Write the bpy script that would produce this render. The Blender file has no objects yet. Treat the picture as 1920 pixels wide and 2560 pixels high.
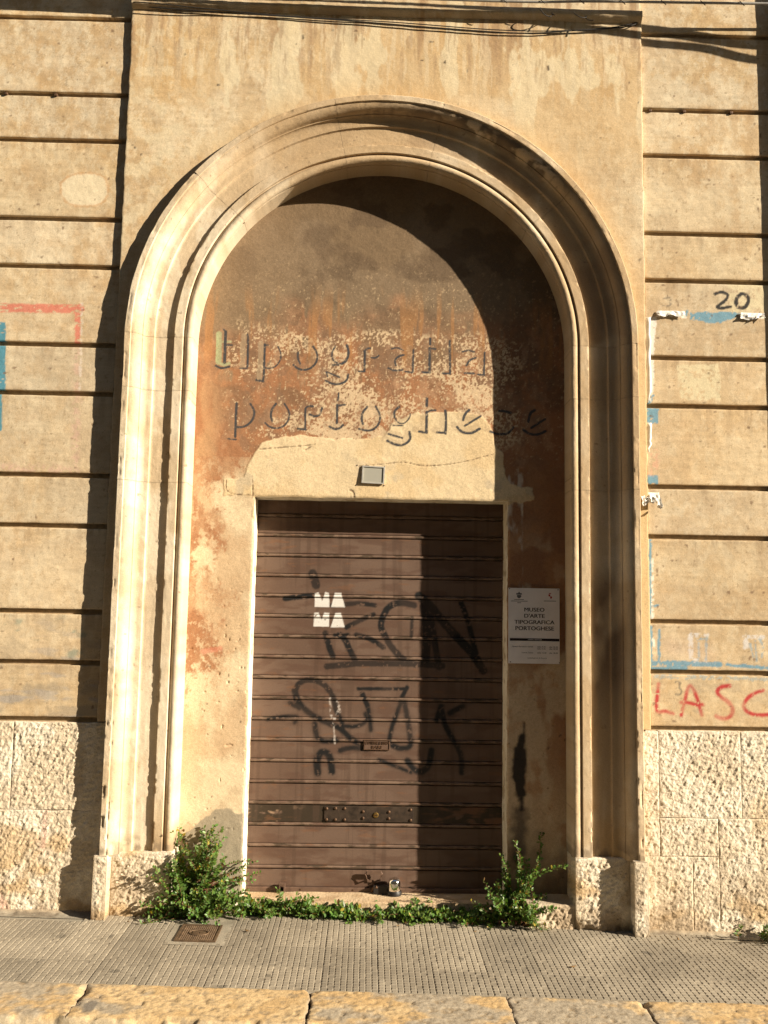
import bpy, math, random
import numpy as np
from mathutils import Vector, Matrix

# ------------------------------------------------------------------ camera, sky, sun, exposure
scene = bpy.context.scene
PITCH, YAW, ROLL = 0.1075815, 0.0169712, 0.0170721
fwd = Vector((math.sin(YAW) * math.cos(PITCH), math.cos(YAW) * math.cos(PITCH), math.sin(PITCH)))
right0 = Vector((math.cos(YAW), -math.sin(YAW), 0))
up0 = right0.cross(fwd)
right = right0 * math.cos(ROLL) + up0 * math.sin(ROLL)
up = up0 * math.cos(ROLL) - right0 * math.sin(ROLL)
cam = bpy.data.cameras.new('camera')
cam.sensor_fit = 'VERTICAL'
cam.sensor_height = 24.0
cam.lens = 24.0 * 2255.86 / 2560.0
cam.clip_start = 0.05
cam.clip_end = 2000
cam_ob = bpy.data.objects.new('camera', cam)
scene.collection.objects.link(cam_ob)
cam_ob.matrix_world = Matrix(((right.x, up.x, -fwd.x, 0.0), (right.y, up.y, -fwd.y, -5.2),
                              (right.z, up.z, -fwd.z, 1.72), (0, 0, 0, 1)))
scene.camera = cam_ob

SUN = Vector((2.35, -1.0, 1.07)).normalized()          # towards the sun
world = bpy.data.worlds.new('World')
scene.world = world
world.use_nodes = True
wn = world.node_tree.nodes
bg = wn['Background']
sky = wn.new('ShaderNodeTexSky')
sky.sky_type = 'NISHITA'
sky.sun_disc = False
sky.sun_elevation = math.asin(SUN.z)
sky.sun_rotation = math.atan2(SUN.x, SUN.y)
sky.air_density = 1.0
sky.dust_density = 0.4
world.node_tree.links.new(sky.outputs[0], bg.inputs[0])
bg.inputs[1].default_value = 0.05
sun = bpy.data.lights.new('sun', 'SUN')
sun.energy = 5.0
sun.angle = math.radians(0.5)
sun.color = (1.0, 0.87, 0.69)
sun_ob = bpy.data.objects.new('sun', sun)
scene.collection.objects.link(sun_ob)
sun_ob.location = SUN * 30
sun_ob.rotation_euler = (-SUN).to_track_quat('-Z', 'Y').to_euler()
scene.view_settings.view_transform = 'Standard'
scene.view_settings.look = 'None'
scene.view_settings.gamma = 1.0
scene.view_settings.use_curve_mapping = False
scene.view_settings.exposure = 1.25
scene.render.engine = 'CYCLES'
scene.cycles.use_denoising = True
scene.cycles.max_bounces = 6
scene.cycles.diffuse_bounces = 4

# ------------------------------------------------------------------ measured marks, in metres on their own plane
# (stroke width, points) ; width 0 = outline of an area
LETTER_FACE = [
    (0.0349,[(-0.936,3.379),(-0.933,3.203)]),
    (0.0158,[(-0.905,3.33),(-0.865,3.331)]),
    (0.019,[(-0.933,3.203),(-0.906,3.184),(-0.871,3.195)]),
]
LETTER_FADED = [
    (0.0349,[(-0.787,3.326),(-0.785,3.18)]),
    (0.0317,[(-0.785,3.37),(-0.784,3.35)]),
    (0.0317,[(-0.678,3.325),(-0.681,3.1)]),
]
LETTER_SHADE_A = [
    (0.0152,[(-0.897,3.394),(-0.897,3.201)]),
    (0.0095,[(-0.892,3.31),(-0.856,3.311)]),
    (0.0114,[(-0.948,3.18),(-0.918,3.162),(-0.867,3.175)]),
    (0.0082,[(-0.909,3.408),(-0.894,3.39)]),
    (0.0114,[(-0.758,3.35),(-0.756,3.177)]),
    (0.0082,[(-0.802,3.166),(-0.757,3.166)]),
    (0.0082,[(-0.763,3.38),(-0.757,3.354)]),
    (0.0114,[(-0.655,3.319),(-0.654,3.16),(-0.658,3.09)]),
    (0.0095,[(-0.7,3.096),(-0.655,3.087)]),
    (0.0076,[(-0.574,3.308),(-0.553,3.262),(-0.555,3.228),(-0.577,3.188),(-0.615,3.167),(-0.654,3.173)]),
    (0.0063,[(-0.652,3.316),(-0.632,3.314)]),
    (0.0108,[(-0.36,3.312),(-0.333,3.273),(-0.332,3.22),(-0.363,3.179),(-0.408,3.162),(-0.45,3.171),(-0.477,3.194)]),
    (0.0108,[(-0.45,3.271),(-0.452,3.237),(-0.436,3.203)]),
    (0.0089,[(-0.224,3.316),(-0.246,3.275),(-0.238,3.229),(-0.212,3.211),(-0.183,3.209)]),
    (0.0139,[(-0.153,3.324),(-0.139,3.278),(-0.154,3.227),(-0.183,3.207)]),
    (0.0089,[(-0.238,3.199),(-0.202,3.2)]),
    (0.0089,[(-0.275,3.155),(-0.194,3.124)]),
    (0.0076,[(-0.277,3.156),(-0.265,3.125)]),
    (0.0114,[(-0.142,3.141),(-0.147,3.105),(-0.186,3.081),(-0.238,3.08),(-0.277,3.099)]),
    (0.0127,[(-0.042,3.293),(-0.042,3.167)]),
    (0.0095,[(-0.048,3.29),(-0.029,3.308),(-0.01,3.31)]),
    (0.0089,[(-0.078,3.163),(-0.039,3.162)]),
    (0.0095,[(-0.002,3.251),(0.024,3.248),(0.043,3.265)]),
    (0.0127,[(-0.814,2.949),(-0.815,2.828),(-0.815,2.743)]),
    (0.0108,[(-0.731,2.947),(-0.705,2.908),(-0.707,2.863),(-0.733,2.823),(-0.771,2.801),(-0.812,2.803)]),
    (0.0082,[(-0.858,2.729),(-0.81,2.725)]),
    (0.0095,[(-0.525,2.952),(-0.493,2.906),(-0.492,2.861),(-0.521,2.814),(-0.565,2.797),(-0.61,2.806),(-0.638,2.831)]),
    (0.012,[(-0.576,2.951),(-0.603,2.911),(-0.606,2.871),(-0.595,2.845)]),
    (0.0108,[(-0.396,2.928),(-0.395,2.797)]),
    (0.0095,[(-0.396,2.928),(-0.377,2.942),(-0.351,2.939)]),
    (0.0101,[(-0.438,2.8),(-0.392,2.795)]),
    (0.0108,[(-0.369,2.889),(-0.336,2.874),(-0.304,2.891),(-0.296,2.93)]),
    (0.0089,[(-0.197,3.024),(-0.2,2.978)]),
    (0.0127,[(-0.203,2.952),(-0.204,2.84)]),
    (0.0095,[(-0.2,2.948),(-0.158,2.953)]),
    (0.0114,[(-0.248,2.817),(-0.219,2.801),(-0.187,2.805),(-0.167,2.828)]),
    (0.0108,[(0.03,2.947),(0.059,2.898),(0.055,2.846),(0.026,2.806),(-0.019,2.795),(-0.068,2.807)]),
    (0.012,[(-0.022,2.943),(-0.052,2.903),(-0.055,2.863),(-0.045,2.837)]),
]
LETTER_SHADE_B = [
    (0.0076,[(0.121,3.308),(0.153,3.32),(0.192,3.302)]),
    (0.0104,[(0.196,3.273),(0.161,3.262),(0.14,3.236),(0.148,3.207)]),
    (0.009,[(0.102,3.188),(0.141,3.171),(0.19,3.179)]),
    (0.0104,[(0.254,3.304),(0.253,3.173)]),
    (0.009,[(0.208,3.169),(0.254,3.162)]),
    (0.0124,[(0.358,3.379),(0.357,3.343)]),
    (0.0124,[(0.355,3.321),(0.355,3.168)]),
    (0.0097,[(0.352,3.317),(0.391,3.314)]),
    (0.0104,[(0.31,3.167),(0.357,3.164)]),
    (0.0111,[(0.478,3.367),(0.481,3.164)]),
    (0.0104,[(0.434,3.163),(0.483,3.16)]),
    (0.0076,[(0.555,3.3),(0.594,3.312),(0.629,3.301)]),
    (0.0104,[(0.638,3.265),(0.601,3.25),(0.58,3.215)]),
    (0.0104,[(0.692,3.299),(0.689,3.161)]),
    (0.009,[(0.57,3.166),(0.63,3.166)]),
    (0.009,[(0.652,3.16),(0.691,3.156)]),
    (0.0118,[(0.173,2.948),(0.142,2.919),(0.146,2.883)]),
    (0.0069,[(0.146,2.883),(0.167,2.847),(0.203,2.841),(0.237,2.878),(0.242,2.906)]),
    (0.0069,[(0.139,2.833),(0.199,2.832)]),
    (0.0104,[(0.111,2.778),(0.195,2.755)]),
    (0.0131,[(0.237,2.793),(0.247,2.749),(0.211,2.715),(0.162,2.708),(0.104,2.737)]),
    (0.0131,[(0.341,3.005),(0.341,2.957)]),
    (0.0138,[(0.342,2.919),(0.34,2.79)]),
    (0.0104,[(0.342,2.916),(0.37,2.932),(0.395,2.931)]),
    (0.0118,[(0.295,2.797),(0.344,2.792)]),
    (0.0138,[(0.455,2.929),(0.46,2.882),(0.457,2.789)]),
    (0.0118,[(0.406,2.795),(0.458,2.791)]),
    (0.0131,[(0.6,2.937),(0.574,2.913),(0.563,2.874)]),
    (0.0111,[(0.671,2.901),(0.572,2.837)]),
    (0.0131,[(0.527,2.83),(0.555,2.798),(0.611,2.789),(0.664,2.822)]),
    (0.0131,[(0.784,2.936),(0.816,2.936),(0.855,2.925)]),
    (0.0118,[(0.73,2.806),(0.781,2.789),(0.837,2.794),(0.87,2.834)]),
    (0.0131,[(1.001,2.944),(0.973,2.928),(0.961,2.871)]),
    (0.0118,[(1.065,2.891),(0.98,2.834)]),
    (0.0131,[(0.932,2.821),(0.971,2.793),(1.028,2.794),(1.065,2.816)]),
]
PATCH = [
    (0.0,[(-0.87,2.48),(-0.759,2.497),(-0.722,2.607),(-0.667,2.697),(-0.567,2.743),(-0.422,2.761),(-0.275,2.742),(-0.129,2.741),(0.017,2.748),(0.089,2.772),(0.132,2.847),(0.205,2.878),(0.278,2.91),(0.454,2.921),(0.601,2.917),(0.675,2.903),(0.734,2.845),(0.756,2.726),(0.808,2.668),(0.816,2.55),(0.852,2.484),(0.984,2.462),(0.998,2.392),(0.809,2.359),(0.315,2.276),(-0.697,2.257),(-0.686,2.377),(-0.867,2.388)]),
]
CREAM = [
    (0.1584,[(-0.135,3.006),(-0.017,2.993),(0.014,2.904)]),
    (0.0864,[(0.393,3.077),(0.6,3.036),(0.718,3.024)]),
    (0.0864,[(-0.335,2.793),(0.016,2.77)]),
    (0.0864,[(-0.669,2.756),(-0.524,2.789)]),
]
SPRAY_A = [
    (0.0417,[(-0.337,1.934),(-0.316,1.862)]),
    (0.026,[(-0.502,1.776),(-0.438,1.785),(-0.325,1.8)]),
    (0.0229,[(-0.215,1.74),(-0.137,1.746),(-0.055,1.758),(0.049,1.744)]),
    (0.0229,[(0.04,1.688),(-0.052,1.645),(-0.124,1.608)]),
    (0.0292,[(-0.252,1.57),(-0.224,1.479),(-0.202,1.428)]),
    (0.0292,[(-0.164,1.563),(-0.127,1.531),(-0.1,1.47),(-0.058,1.39)]),
    (0.025,[(-0.061,1.563),(0.022,1.544),(0.105,1.489)]),
    (0.0292,[(-0.237,1.369),(-0.15,1.378),(-0.047,1.39),(0.159,1.393),(0.292,1.393),(0.468,1.383)]),
    (0.0313,[(0.288,1.749),(0.204,1.768),(0.132,1.741),(0.097,1.678),(0.083,1.616),(0.115,1.556),(0.157,1.485),(0.241,1.404),(0.303,1.39)]),
    (0.0167,[(0.278,1.671),(0.275,1.558)]),
    (0.0417,[(0.318,1.806),(0.392,1.745),(0.465,1.654),(0.57,1.543),(0.653,1.462),(0.716,1.361)]),
    (0.0417,[(0.35,1.744),(0.373,1.591),(0.364,1.406)]),
    (0.0313,[(0.392,1.683),(0.415,1.54),(0.447,1.377)]),
    (0.026,[(0.578,1.769),(0.621,1.667),(0.663,1.493),(0.695,1.391)]),
    (0.0271,[(-0.428,1.217),(-0.404,1.273),(-0.333,1.292),(-0.25,1.265),(-0.197,1.195),(-0.18,1.135)]),
    (0.0313,[(-0.428,1.222),(-0.405,1.131)]),
    (0.025,[(-0.018,1.206),(0.014,1.138)]),
    (0.0208,[(0.223,1.191),(0.253,1.25)]),
    (0.0167,[(-0.044,1.238),(0.253,1.242)]),
    (0.0146,[(-0.195,1.559),(-0.113,1.564)]),
]
SPRAY_B = [
    (0.0333,[(-0.425,1.202),(-0.387,1.127),(-0.314,1.073),(-0.232,1.034),(-0.149,1.005),(-0.087,0.941),(-0.004,0.897)]),
    (0.0271,[(-0.454,1.146),(-0.397,1.117)]),
    (0.0208,[(-0.589,1.048),(-0.498,1.067),(-0.396,1.071),(-0.423,1.031)]),
    (0.0313,[(-0.303,1.023),(-0.291,0.948),(-0.249,0.92),(-0.168,0.93)]),
    (0.026,[(-0.194,1.195),(-0.182,1.11),(-0.14,1.05),(-0.128,0.99)]),
    (0.026,[(-0.02,1.198),(0.011,1.153),(0.028,1.073),(0.037,0.993)]),
    (0.0229,[(-0.139,1.015),(-0.047,1.011),(0.013,1.042),(0.002,1.092)]),
    (0.0271,[(0.226,1.191),(0.206,1.126),(0.177,1.055),(0.157,0.984),(0.148,0.924)]),
    (0.0313,[(0.237,1.166),(0.259,1.066),(0.275,0.966),(0.283,0.896),(0.22,0.883),(0.169,0.904)]),
    (0.0292,[(-0.146,0.87),(-0.086,0.889),(0.016,0.882)]),
    (0.0417,[(-0.277,0.739),(-0.287,0.808),(-0.258,0.867),(-0.207,0.847),(-0.192,0.745)]),
    (0.0208,[(0.089,0.819),(0.181,0.785),(0.283,0.747)]),
    (0.0354,[(0.262,0.816),(0.304,0.757),(0.355,0.748),(0.395,0.788),(0.406,0.878)]),
    (0.0313,[(0.596,1.146),(0.514,1.1)]),
    (0.0333,[(0.463,1.129),(0.487,1.019),(0.547,0.93),(0.588,0.851),(0.591,0.751)]),
    (0.0354,[(0.463,1.139),(0.438,1.059)]),
]
WHITE_MA = [
    (0.0,[(-0.322,1.81),(-0.3,1.819),(-0.275,1.767),(-0.258,1.82),(-0.235,1.815),(-0.23,1.728),(-0.32,1.73)]),
    (0.0,[(-0.199,1.816),(-0.16,1.816),(-0.135,1.729),(-0.22,1.73)]),
    (0.0,[(-0.322,1.692),(-0.296,1.696),(-0.277,1.649),(-0.26,1.695),(-0.231,1.693),(-0.229,1.609),(-0.324,1.61)]),
    (0.0,[(-0.193,1.694),(-0.159,1.695),(-0.134,1.608),(-0.22,1.606)]),
]
WHITE_DRIP = [
    (0.0104,[(-0.215,1.18),(-0.201,1.059)]),
    (0.0104,[(-0.168,1.16),(-0.151,1.1)]),
    (0.0083,[(-0.191,1.059),(-0.178,0.909)]),
    (0.0083,[(-0.152,1.13),(-0.191,1.029)]),
]
BLACK_TWENTY = [
    (0.0188,[(2.052,3.635),(2.085,3.648),(2.123,3.638),(2.128,3.616),(2.1,3.582),(2.05,3.552),(2.088,3.545),(2.143,3.557)]),
    (0.0219,[(2.213,3.64),(2.248,3.627),(2.253,3.591),(2.23,3.554),(2.197,3.548),(2.173,3.572),(2.177,3.611),(2.213,3.64)]),
]
GREY_THREE = [
    (0.0063,[(1.741,3.598),(1.774,3.607),(1.79,3.594),(1.762,3.579),(1.786,3.566),(1.773,3.552),(1.735,3.553)]),
]
GREY_THREE_B = [
    (0.0066,[(1.771,1.336),(1.804,1.337),(1.789,1.304),(1.808,1.286),(1.798,1.263),(1.77,1.267)]),
]
PALE_PATCH = [
    (0.0,[(2.13,3.7),(2.376,3.697),(2.371,3.532),(2.142,3.521)]),
    (0.0,[(1.812,3.195),(2.058,3.204),(2.075,3.111),(2.064,2.985),(1.833,2.98),(1.819,3.089)]),
]
BLUE_AREA = [
    (0.0,[(1.9,3.513),(1.99,3.522),(2.142,3.524),(2.194,3.517),(2.174,3.493),(2.086,3.456),(1.988,3.455),(1.923,3.472),(1.899,3.475)]),
    (0.0,[(1.62,2.934),(1.697,2.928),(1.691,2.838),(1.627,2.837)]),
    (0.0,[(1.622,2.525),(1.687,2.526),(1.685,2.48),(1.616,2.479)]),
    (0.0,[(1.621,3.024),(1.677,3.014),(1.661,2.965),(1.617,2.937)]),
    (0.0,[(1.865,3.523),(1.884,3.524),(1.88,3.493),(1.865,3.492)]),
]
WHITE_AREA = [
    (0.0,[(1.697,3.515),(1.805,3.524),(1.853,3.506),(1.875,3.482),(1.696,3.489)]),
    (0.0,[(2.196,3.509),(2.224,3.52),(2.341,3.519),(2.343,3.487),(2.25,3.485),(2.195,3.481)]),
    (0.0,[(1.624,2.834),(1.66,2.847),(1.632,2.775),(1.652,2.721),(1.63,2.664),(1.619,2.661)]),
    (0.0,[(1.629,3.473),(1.696,3.491),(1.679,3.3),(1.673,3.047),(1.65,2.949),(1.633,3.101)]),
]
PINK_AREA = [
    (0.0,[(1.622,2.688),(1.694,2.695),(1.691,2.529),(1.619,2.527)]),
]
BLUE_B = [
    (0.0213,[(1.632,1.645),(1.629,1.399)]),
    (0.0161,[(1.681,1.628),(1.678,1.446)]),
    (0.0283,[(1.624,1.438),(1.806,1.444),(1.9,1.44),(2.033,1.438)]),
    (0.0236,[(1.623,1.41),(1.834,1.414)]),
    (0.017,[(2.07,1.438),(2.306,1.423)]),
    (0.0189,[(1.638,2.151),(1.633,1.688)]),
    (0.0113,[(1.629,1.763),(1.683,1.771)]),
]
WHITE_B = [
    (0.0123,[(1.65,2.037),(1.645,1.772)]),
    (0.0161,[(1.646,1.749),(1.643,1.688)]),
    (0.0142,[(1.647,1.576),(1.651,1.538)]),
]
BLUE_LIP = [
    (0.0217,[(1.635,1.367),(1.899,1.364),(2.324,1.361)]),
]
RED_LASC = [
    (0.0161,[(1.673,1.323),(1.666,1.266),(1.658,1.196),(1.664,1.161),(1.707,1.173),(1.754,1.159)]),
    (0.0161,[(1.8,1.15),(1.82,1.222),(1.846,1.321),(1.869,1.309),(1.896,1.246),(1.918,1.152)]),
    (0.0161,[(1.802,1.222),(1.849,1.222),(1.886,1.208),(1.927,1.212)]),
    (0.0189,[(2.082,1.32),(2.03,1.313),(2.005,1.285),(2.028,1.257),(2.075,1.23),(2.102,1.185),(2.082,1.143),(2.035,1.132),(2.002,1.147)]),
    (0.017,[(2.275,1.298),(2.227,1.283),(2.179,1.25),(2.154,1.208),(2.177,1.172),(2.238,1.155),(2.318,1.163)]),
]
GHOST_WHITE = [
    (0.0217,[(1.862,1.605),(1.96,1.603)]),
    (0.0283,[(1.864,1.593),(1.864,1.477)]),
    (0.0189,[(1.882,1.461),(1.948,1.46)]),
    (0.0217,[(2.176,1.601),(2.279,1.599)]),
    (0.0283,[(2.182,1.589),(2.183,1.542)]),
]
GHOST_BLUE = [
    (0.0123,[(1.91,1.58),(1.908,1.467)]),
    (0.0123,[(1.956,1.595),(1.95,1.468)]),
    (0.0142,[(1.898,1.581),(1.958,1.585)]),
    (0.0123,[(2.206,1.557),(2.223,1.483)]),
    (0.0123,[(2.235,1.576),(2.242,1.46)]),
    (0.0123,[(2.264,1.586),(2.283,1.549),(2.271,1.483)]),
]
RED_FRAME = [
    (0.0531,[(-2.386,3.45),(-2.195,3.449),(-1.725,3.452)]),
    (0.0325,[(-1.737,3.42),(-1.731,3.237)]),
]
PINK_FRAME = [
    (0.0375,[(-1.729,3.191),(-1.7,2.515)]),
    (0.0375,[(-2.261,2.504),(-1.699,2.49)]),
]
WHITE_LINE = [
    (0.0113,[(-1.716,3.487),(-1.702,2.964)]),
]
BLUE_LEFT = [
    (0.0469,[(-2.179,3.344),(-2.158,2.967)]),
    (0.025,[(-2.162,2.922),(-2.153,2.723)]),
]
PLAQUE = [
    (0.0,[(-1.882,4.227),(-1.82,4.289),(-1.664,4.296),(-1.602,4.25),(-1.596,4.144),(-1.654,4.088),(-1.809,4.084),(-1.875,4.137)]),
]
CRACKS = [
    (0.0043,[(-0.666,2.668),(-0.536,2.682),(-0.391,2.695),(-0.333,2.704)]),
    (0.0043,[(-0.068,2.576),(0.107,2.595),(0.209,2.611),(0.311,2.581),(0.53,2.603),(0.749,2.667)]),
    (0.0058,[(-0.39,2.67),(-0.354,2.692)]),
    (0.0086,[(-0.116,2.429),(-0.094,2.422),(-0.09,2.388)]),
    (0.0043,[(-0.704,2.483),(-0.698,2.385)]),
    (0.0043,[(-0.863,2.48),(-0.86,2.392),(-0.701,2.388)]),
]

# ------------------------------------------------------------------ numpy noise and masks
def _hash(ix, iy, seed):
    h = (ix.astype(np.int64) * 374761393 + iy.astype(np.int64) * 668265263 + seed * 974634777) & 0xffffffff
    h = ((h ^ (h >> 13)) * 1274126177) & 0xffffffff
    h = ((h ^ (h >> 16)) * 2246822519) & 0xffffffff
    return ((h ^ (h >> 15)) & 0xffffff) / float(0xffffff)

def vnoise(x, y, seed=0):
    x = np.asarray(x, float); y = np.asarray(y, float)
    ix = np.floor(x); iy = np.floor(y)
    fx = x - ix; fy = y - iy
    fx = fx * fx * fx * (fx * (fx * 6 - 15) + 10); fy = fy * fy * fy * (fy * (fy * 6 - 15) + 10)
    a = _hash(ix, iy, seed); b = _hash(ix + 1, iy, seed)
    c = _hash(ix, iy + 1, seed); d = _hash(ix + 1, iy + 1, seed)
    return (a * (1 - fx) + b * fx) * (1 - fy) + (c * (1 - fx) + d * fx) * fy

def fbm(x, y, octv=4, seed=0, gain=0.5):
    t = 0.0; amp = 1.0; tot = 0.0
    ca, sa = 0.8, 0.6
    for k in range(octv):
        t = t + amp * vnoise(x, y, seed + k * 17)
        tot += amp; amp *= gain
        x, y = (ca * x - sa * y) * 2.03 + 7.1, (sa * x + ca * y) * 2.03 + 3.7
    return t / tot

def ss(a, b, x):
    t = np.clip((x - a) / (b - a), 0, 1)
    return t * t * (3 - 2 * t)

def mix(c, d, m):
    d = np.asarray(d, float)
    return c * (1 - m[..., None]) + d * m[..., None]

def seg_dist(x, z, pts):
    best = np.full(x.shape, 9.0)
    for (ax, az), (bx, bz) in zip(pts[:-1], pts[1:]):
        dx, dz = bx - ax, bz - az
        L = dx * dx + dz * dz + 1e-12
        t = np.clip(((x - ax) * dx + (z - az) * dz) / L, 0, 1)
        best = np.minimum(best, np.hypot(x - ax - t * dx, z - az - t * dz))
    return best

def smooth_line(pts, n=2):
    for _ in range(n):
        if len(pts) < 3:
            return pts
        q = [pts[0]]
        for a, b in zip(pts[:-1], pts[1:]):
            q.append((a[0] * .75 + b[0] * .25, a[1] * .75 + b[1] * .25))
            q.append((a[0] * .25 + b[0] * .75, a[1] * .25 + b[1] * .75))
        q.append(pts[-1]); pts = q
    return pts

def poly_in(x, z, pts):
    inside = np.zeros(x.shape, bool)
    n = len(pts)
    for i in range(n):
        ax, az = pts[i]; bx, bz = pts[(i + 1) % n]
        c = (az > z) != (bz > z)
        with np.errstate(divide='ignore', invalid='ignore'):
            xi = (bx - ax) * (z - az) / (bz - az + 1e-15) + ax
        inside ^= c & (x < xi)
    return inside

def marks(x, z, lst, soft=0.003, jit=0.0, jscale=60, seed=5, grow=1.0):
    """coverage of a list of strokes / outlines at the points"""
    m = np.zeros(x.shape)
    j = (fbm(x * jscale, z * jscale, 2, seed) - .5) * 2 * jit if jit else 0.0
    for w, pts in lst:
        xs = [p[0] for p in pts]; zs = [p[1] for p in pts]
        pad = w + .04
        sel = (x > min(xs) - pad) & (x < max(xs) + pad) & (z > min(zs) - pad) & (z < max(zs) + pad)
        if not sel.any():
            continue
        X, Z = x[sel], z[sel]
        J = j[sel] if jit else 0.0
        if w > 0:
            d = w * .5 * grow - seg_dist(X, Z, smooth_line(list(pts)))
        else:
            d = seg_dist(X, Z, list(pts) + [pts[0]])
            d = np.where(poly_in(X, Z, pts), d, -d)
        m[sel] = np.maximum(m[sel], ss(-soft, soft, d + J))
    return m

# ------------------------------------------------------------------ materials
def new_mat(name):
    m = bpy.data.materials.new(name); m.use_nodes = True
    nt = m.node_tree
    return m, nt, nt.nodes['Principled BSDF']

def add_bump(nt, bsdf, layers, coord='Object'):
    tc = nt.nodes.new('ShaderNodeTexCoord')
    prev = None
    for scale, detail, strength, dist in layers:
        n = nt.nodes.new('ShaderNodeTexNoise'); n.inputs['Scale'].default_value = scale
        n.inputs['Detail'].default_value = detail
        nt.links.new(tc.outputs[coord], n.inputs['Vector'])
        b = nt.nodes.new('ShaderNodeBump'); b.inputs['Strength'].default_value = strength
        b.inputs['Distance'].default_value = dist
        nt.links.new(n.outputs[0], b.inputs['Height'])
        if prev: nt.links.new(prev.outputs[0], b.inputs['Normal'])
        prev = b
    nt.links.new(prev.outputs[0], bsdf.inputs['Normal'])
    return tc

def painted(name, rough=.9, spec=.2, layers=((70, 4, .5, .003), (300, 3, .5, .001)), grain=.25, metallic=0):
    """colour comes from the surface's own mottling (attribute Col) times a fine grain"""
    m, nt, b = new_mat(name)
    at = nt.nodes.new('ShaderNodeAttribute'); at.attribute_name = 'Col'
    tc = add_bump(nt, b, layers)
    n = nt.nodes.new('ShaderNodeTexNoise'); n.inputs['Scale'].default_value = 180; n.inputs['Detail'].default_value = 5
    nt.links.new(tc.outputs['Object'], n.inputs['Vector'])
    mr = nt.nodes.new('ShaderNodeMapRange'); mr.inputs['From Min'].default_value = .3; mr.inputs['From Max'].default_value = .7
    mr.inputs['To Min'].default_value = 1 - grain; mr.inputs['To Max'].default_value = 1 + grain
    nt.links.new(n.outputs[0], mr.inputs['Value'])
    mx = nt.nodes.new('ShaderNodeVectorMath'); mx.operation = 'SCALE'
    nt.links.new(at.outputs['Color'], mx.inputs[0]); nt.links.new(mr.outputs[0], mx.inputs['Scale'])
    nt.links.new(mx.outputs[0], b.inputs['Base Color'])
    b.inputs['Roughness'].default_value = rough
    b.inputs['Specular IOR Level'].default_value = spec
    b.inputs['Metallic'].default_value = metallic
    return m

def plain(name, col, rough=.7, metallic=0, spec=.4, vary=.25, scale=40, bump=.15, dist=.002):
    m, nt, b = new_mat(name)
    tc = add_bump(nt, b, ((scale * 4, 4, bump, dist),))
    n = nt.nodes.new('ShaderNodeTexNoise'); n.inputs['Scale'].default_value = scale; n.inputs['Detail'].default_value = 5
    nt.links.new(tc.outputs['Object'], n.inputs['Vector'])
    r = nt.nodes.new('ShaderNodeValToRGB')
    r.color_ramp.elements[0].position = .3; r.color_ramp.elements[1].position = .7
    r.color_ramp.elements[0].color = (*[c * (1 - vary) for c in col], 1)
    r.color_ramp.elements[1].color = (*[min(1, c * (1 + vary)) for c in col], 1)
    nt.links.new(n.outputs[0], r.inputs[0]); nt.links.new(r.outputs[0], b.inputs['Base Color'])
    b.inputs['Roughness'].default_value = rough; b.inputs['Metallic'].default_value = metallic
    b.inputs['Specular IOR Level'].default_value = spec
    return m

M_PLASTER = painted('lime plaster', .92, .15, ((38, 6, .5, .0035), (240, 4, .5, .001)), .14)
M_STONE = painted('carved limestone', .9, .2, ((60, 5, .4, .003), (260, 4, .5, .0012)), .12)
M_ROUGH = painted('hammered limestone', .95, .1, ((75, 6, .9, .006), (200, 3, .6, .002)), .18)
M_OLD = painted('old flaking paint', .88, .2, ((60, 5, .5, .003), (260, 4, .6, .0012)), .16)
M_STEEL = painted('brown enamelled steel', .50, .28, ((160, 3, .12, .0006),), .07)
M_PAVE = painted('cement paving', .9, .2, ((120, 4, .6, .002),), .2)
M_KERB = painted('worn painted kerb stone', .85, .25, ((55, 6, .7, .004),), .2)

# ------------------------------------------------------------------ object helpers
COL = scene.collection

def link(name, me, parent=None):
    o = bpy.data.objects.new(name, me)
    COL.objects.link(o)
    if parent is not None:
        o.parent = parent
    return o

def empty(name, loc=(0, 0, 0), parent=None):
    o = link(name, None, parent); o.location = loc
    o.empty_display_size = .1
    return o

def tag(o, label, cat=None, group=None, kind=None):
    if label: o['label'] = label
    if cat: o['category'] = cat
    if group: o['group'] = group
    if kind: o['kind'] = kind
    return o

def mesh_np(name, V, F, mat, col=None, smooth=True, angle=40):
    """V (n,3), F (m,4) int arrays; F may hold -1 in the last column for triangles"""
    V = np.asarray(V, np.float32); F = np.asarray(F, np.int64)
    me = bpy.data.meshes.new(name)
    tri = F[:, 3] < 0 if F.shape[1] == 4 else np.ones(len(F), bool)
    tot = np.where(tri, 3, 4)
    idx = F.reshape(-1); idx = idx[idx >= 0]
    me.vertices.add(len(V)); me.vertices.foreach_set('co', V.reshape(-1))
    me.loops.add(len(idx)); me.loops.foreach_set('vertex_index', idx.astype(np.int32))
    me.polygons.add(len(F))
    start = np.concatenate([[0], np.cumsum(tot)[:-1]])
    me.polygons.foreach_set('loop_start', start.astype(np.int32))
    me.update(calc_edges=True)
    me.materials.append(mat)
    if col is not None:
        a = me.attributes.new('Col', 'FLOAT_COLOR', 'POINT')
        c = np.ones((len(V), 4), np.float32); c[:, :3] = np.clip(np.asarray(col).reshape(-1, 3), 0.002, .9)
        a.data.foreach_set('color', c.reshape(-1))
    me.polygons.foreach_set('use_smooth', np.full(len(F), smooth, bool))
    if smooth:
        me.set_sharp_from_angle(angle=math.radians(angle))
    me.validate()
    return me

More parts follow.
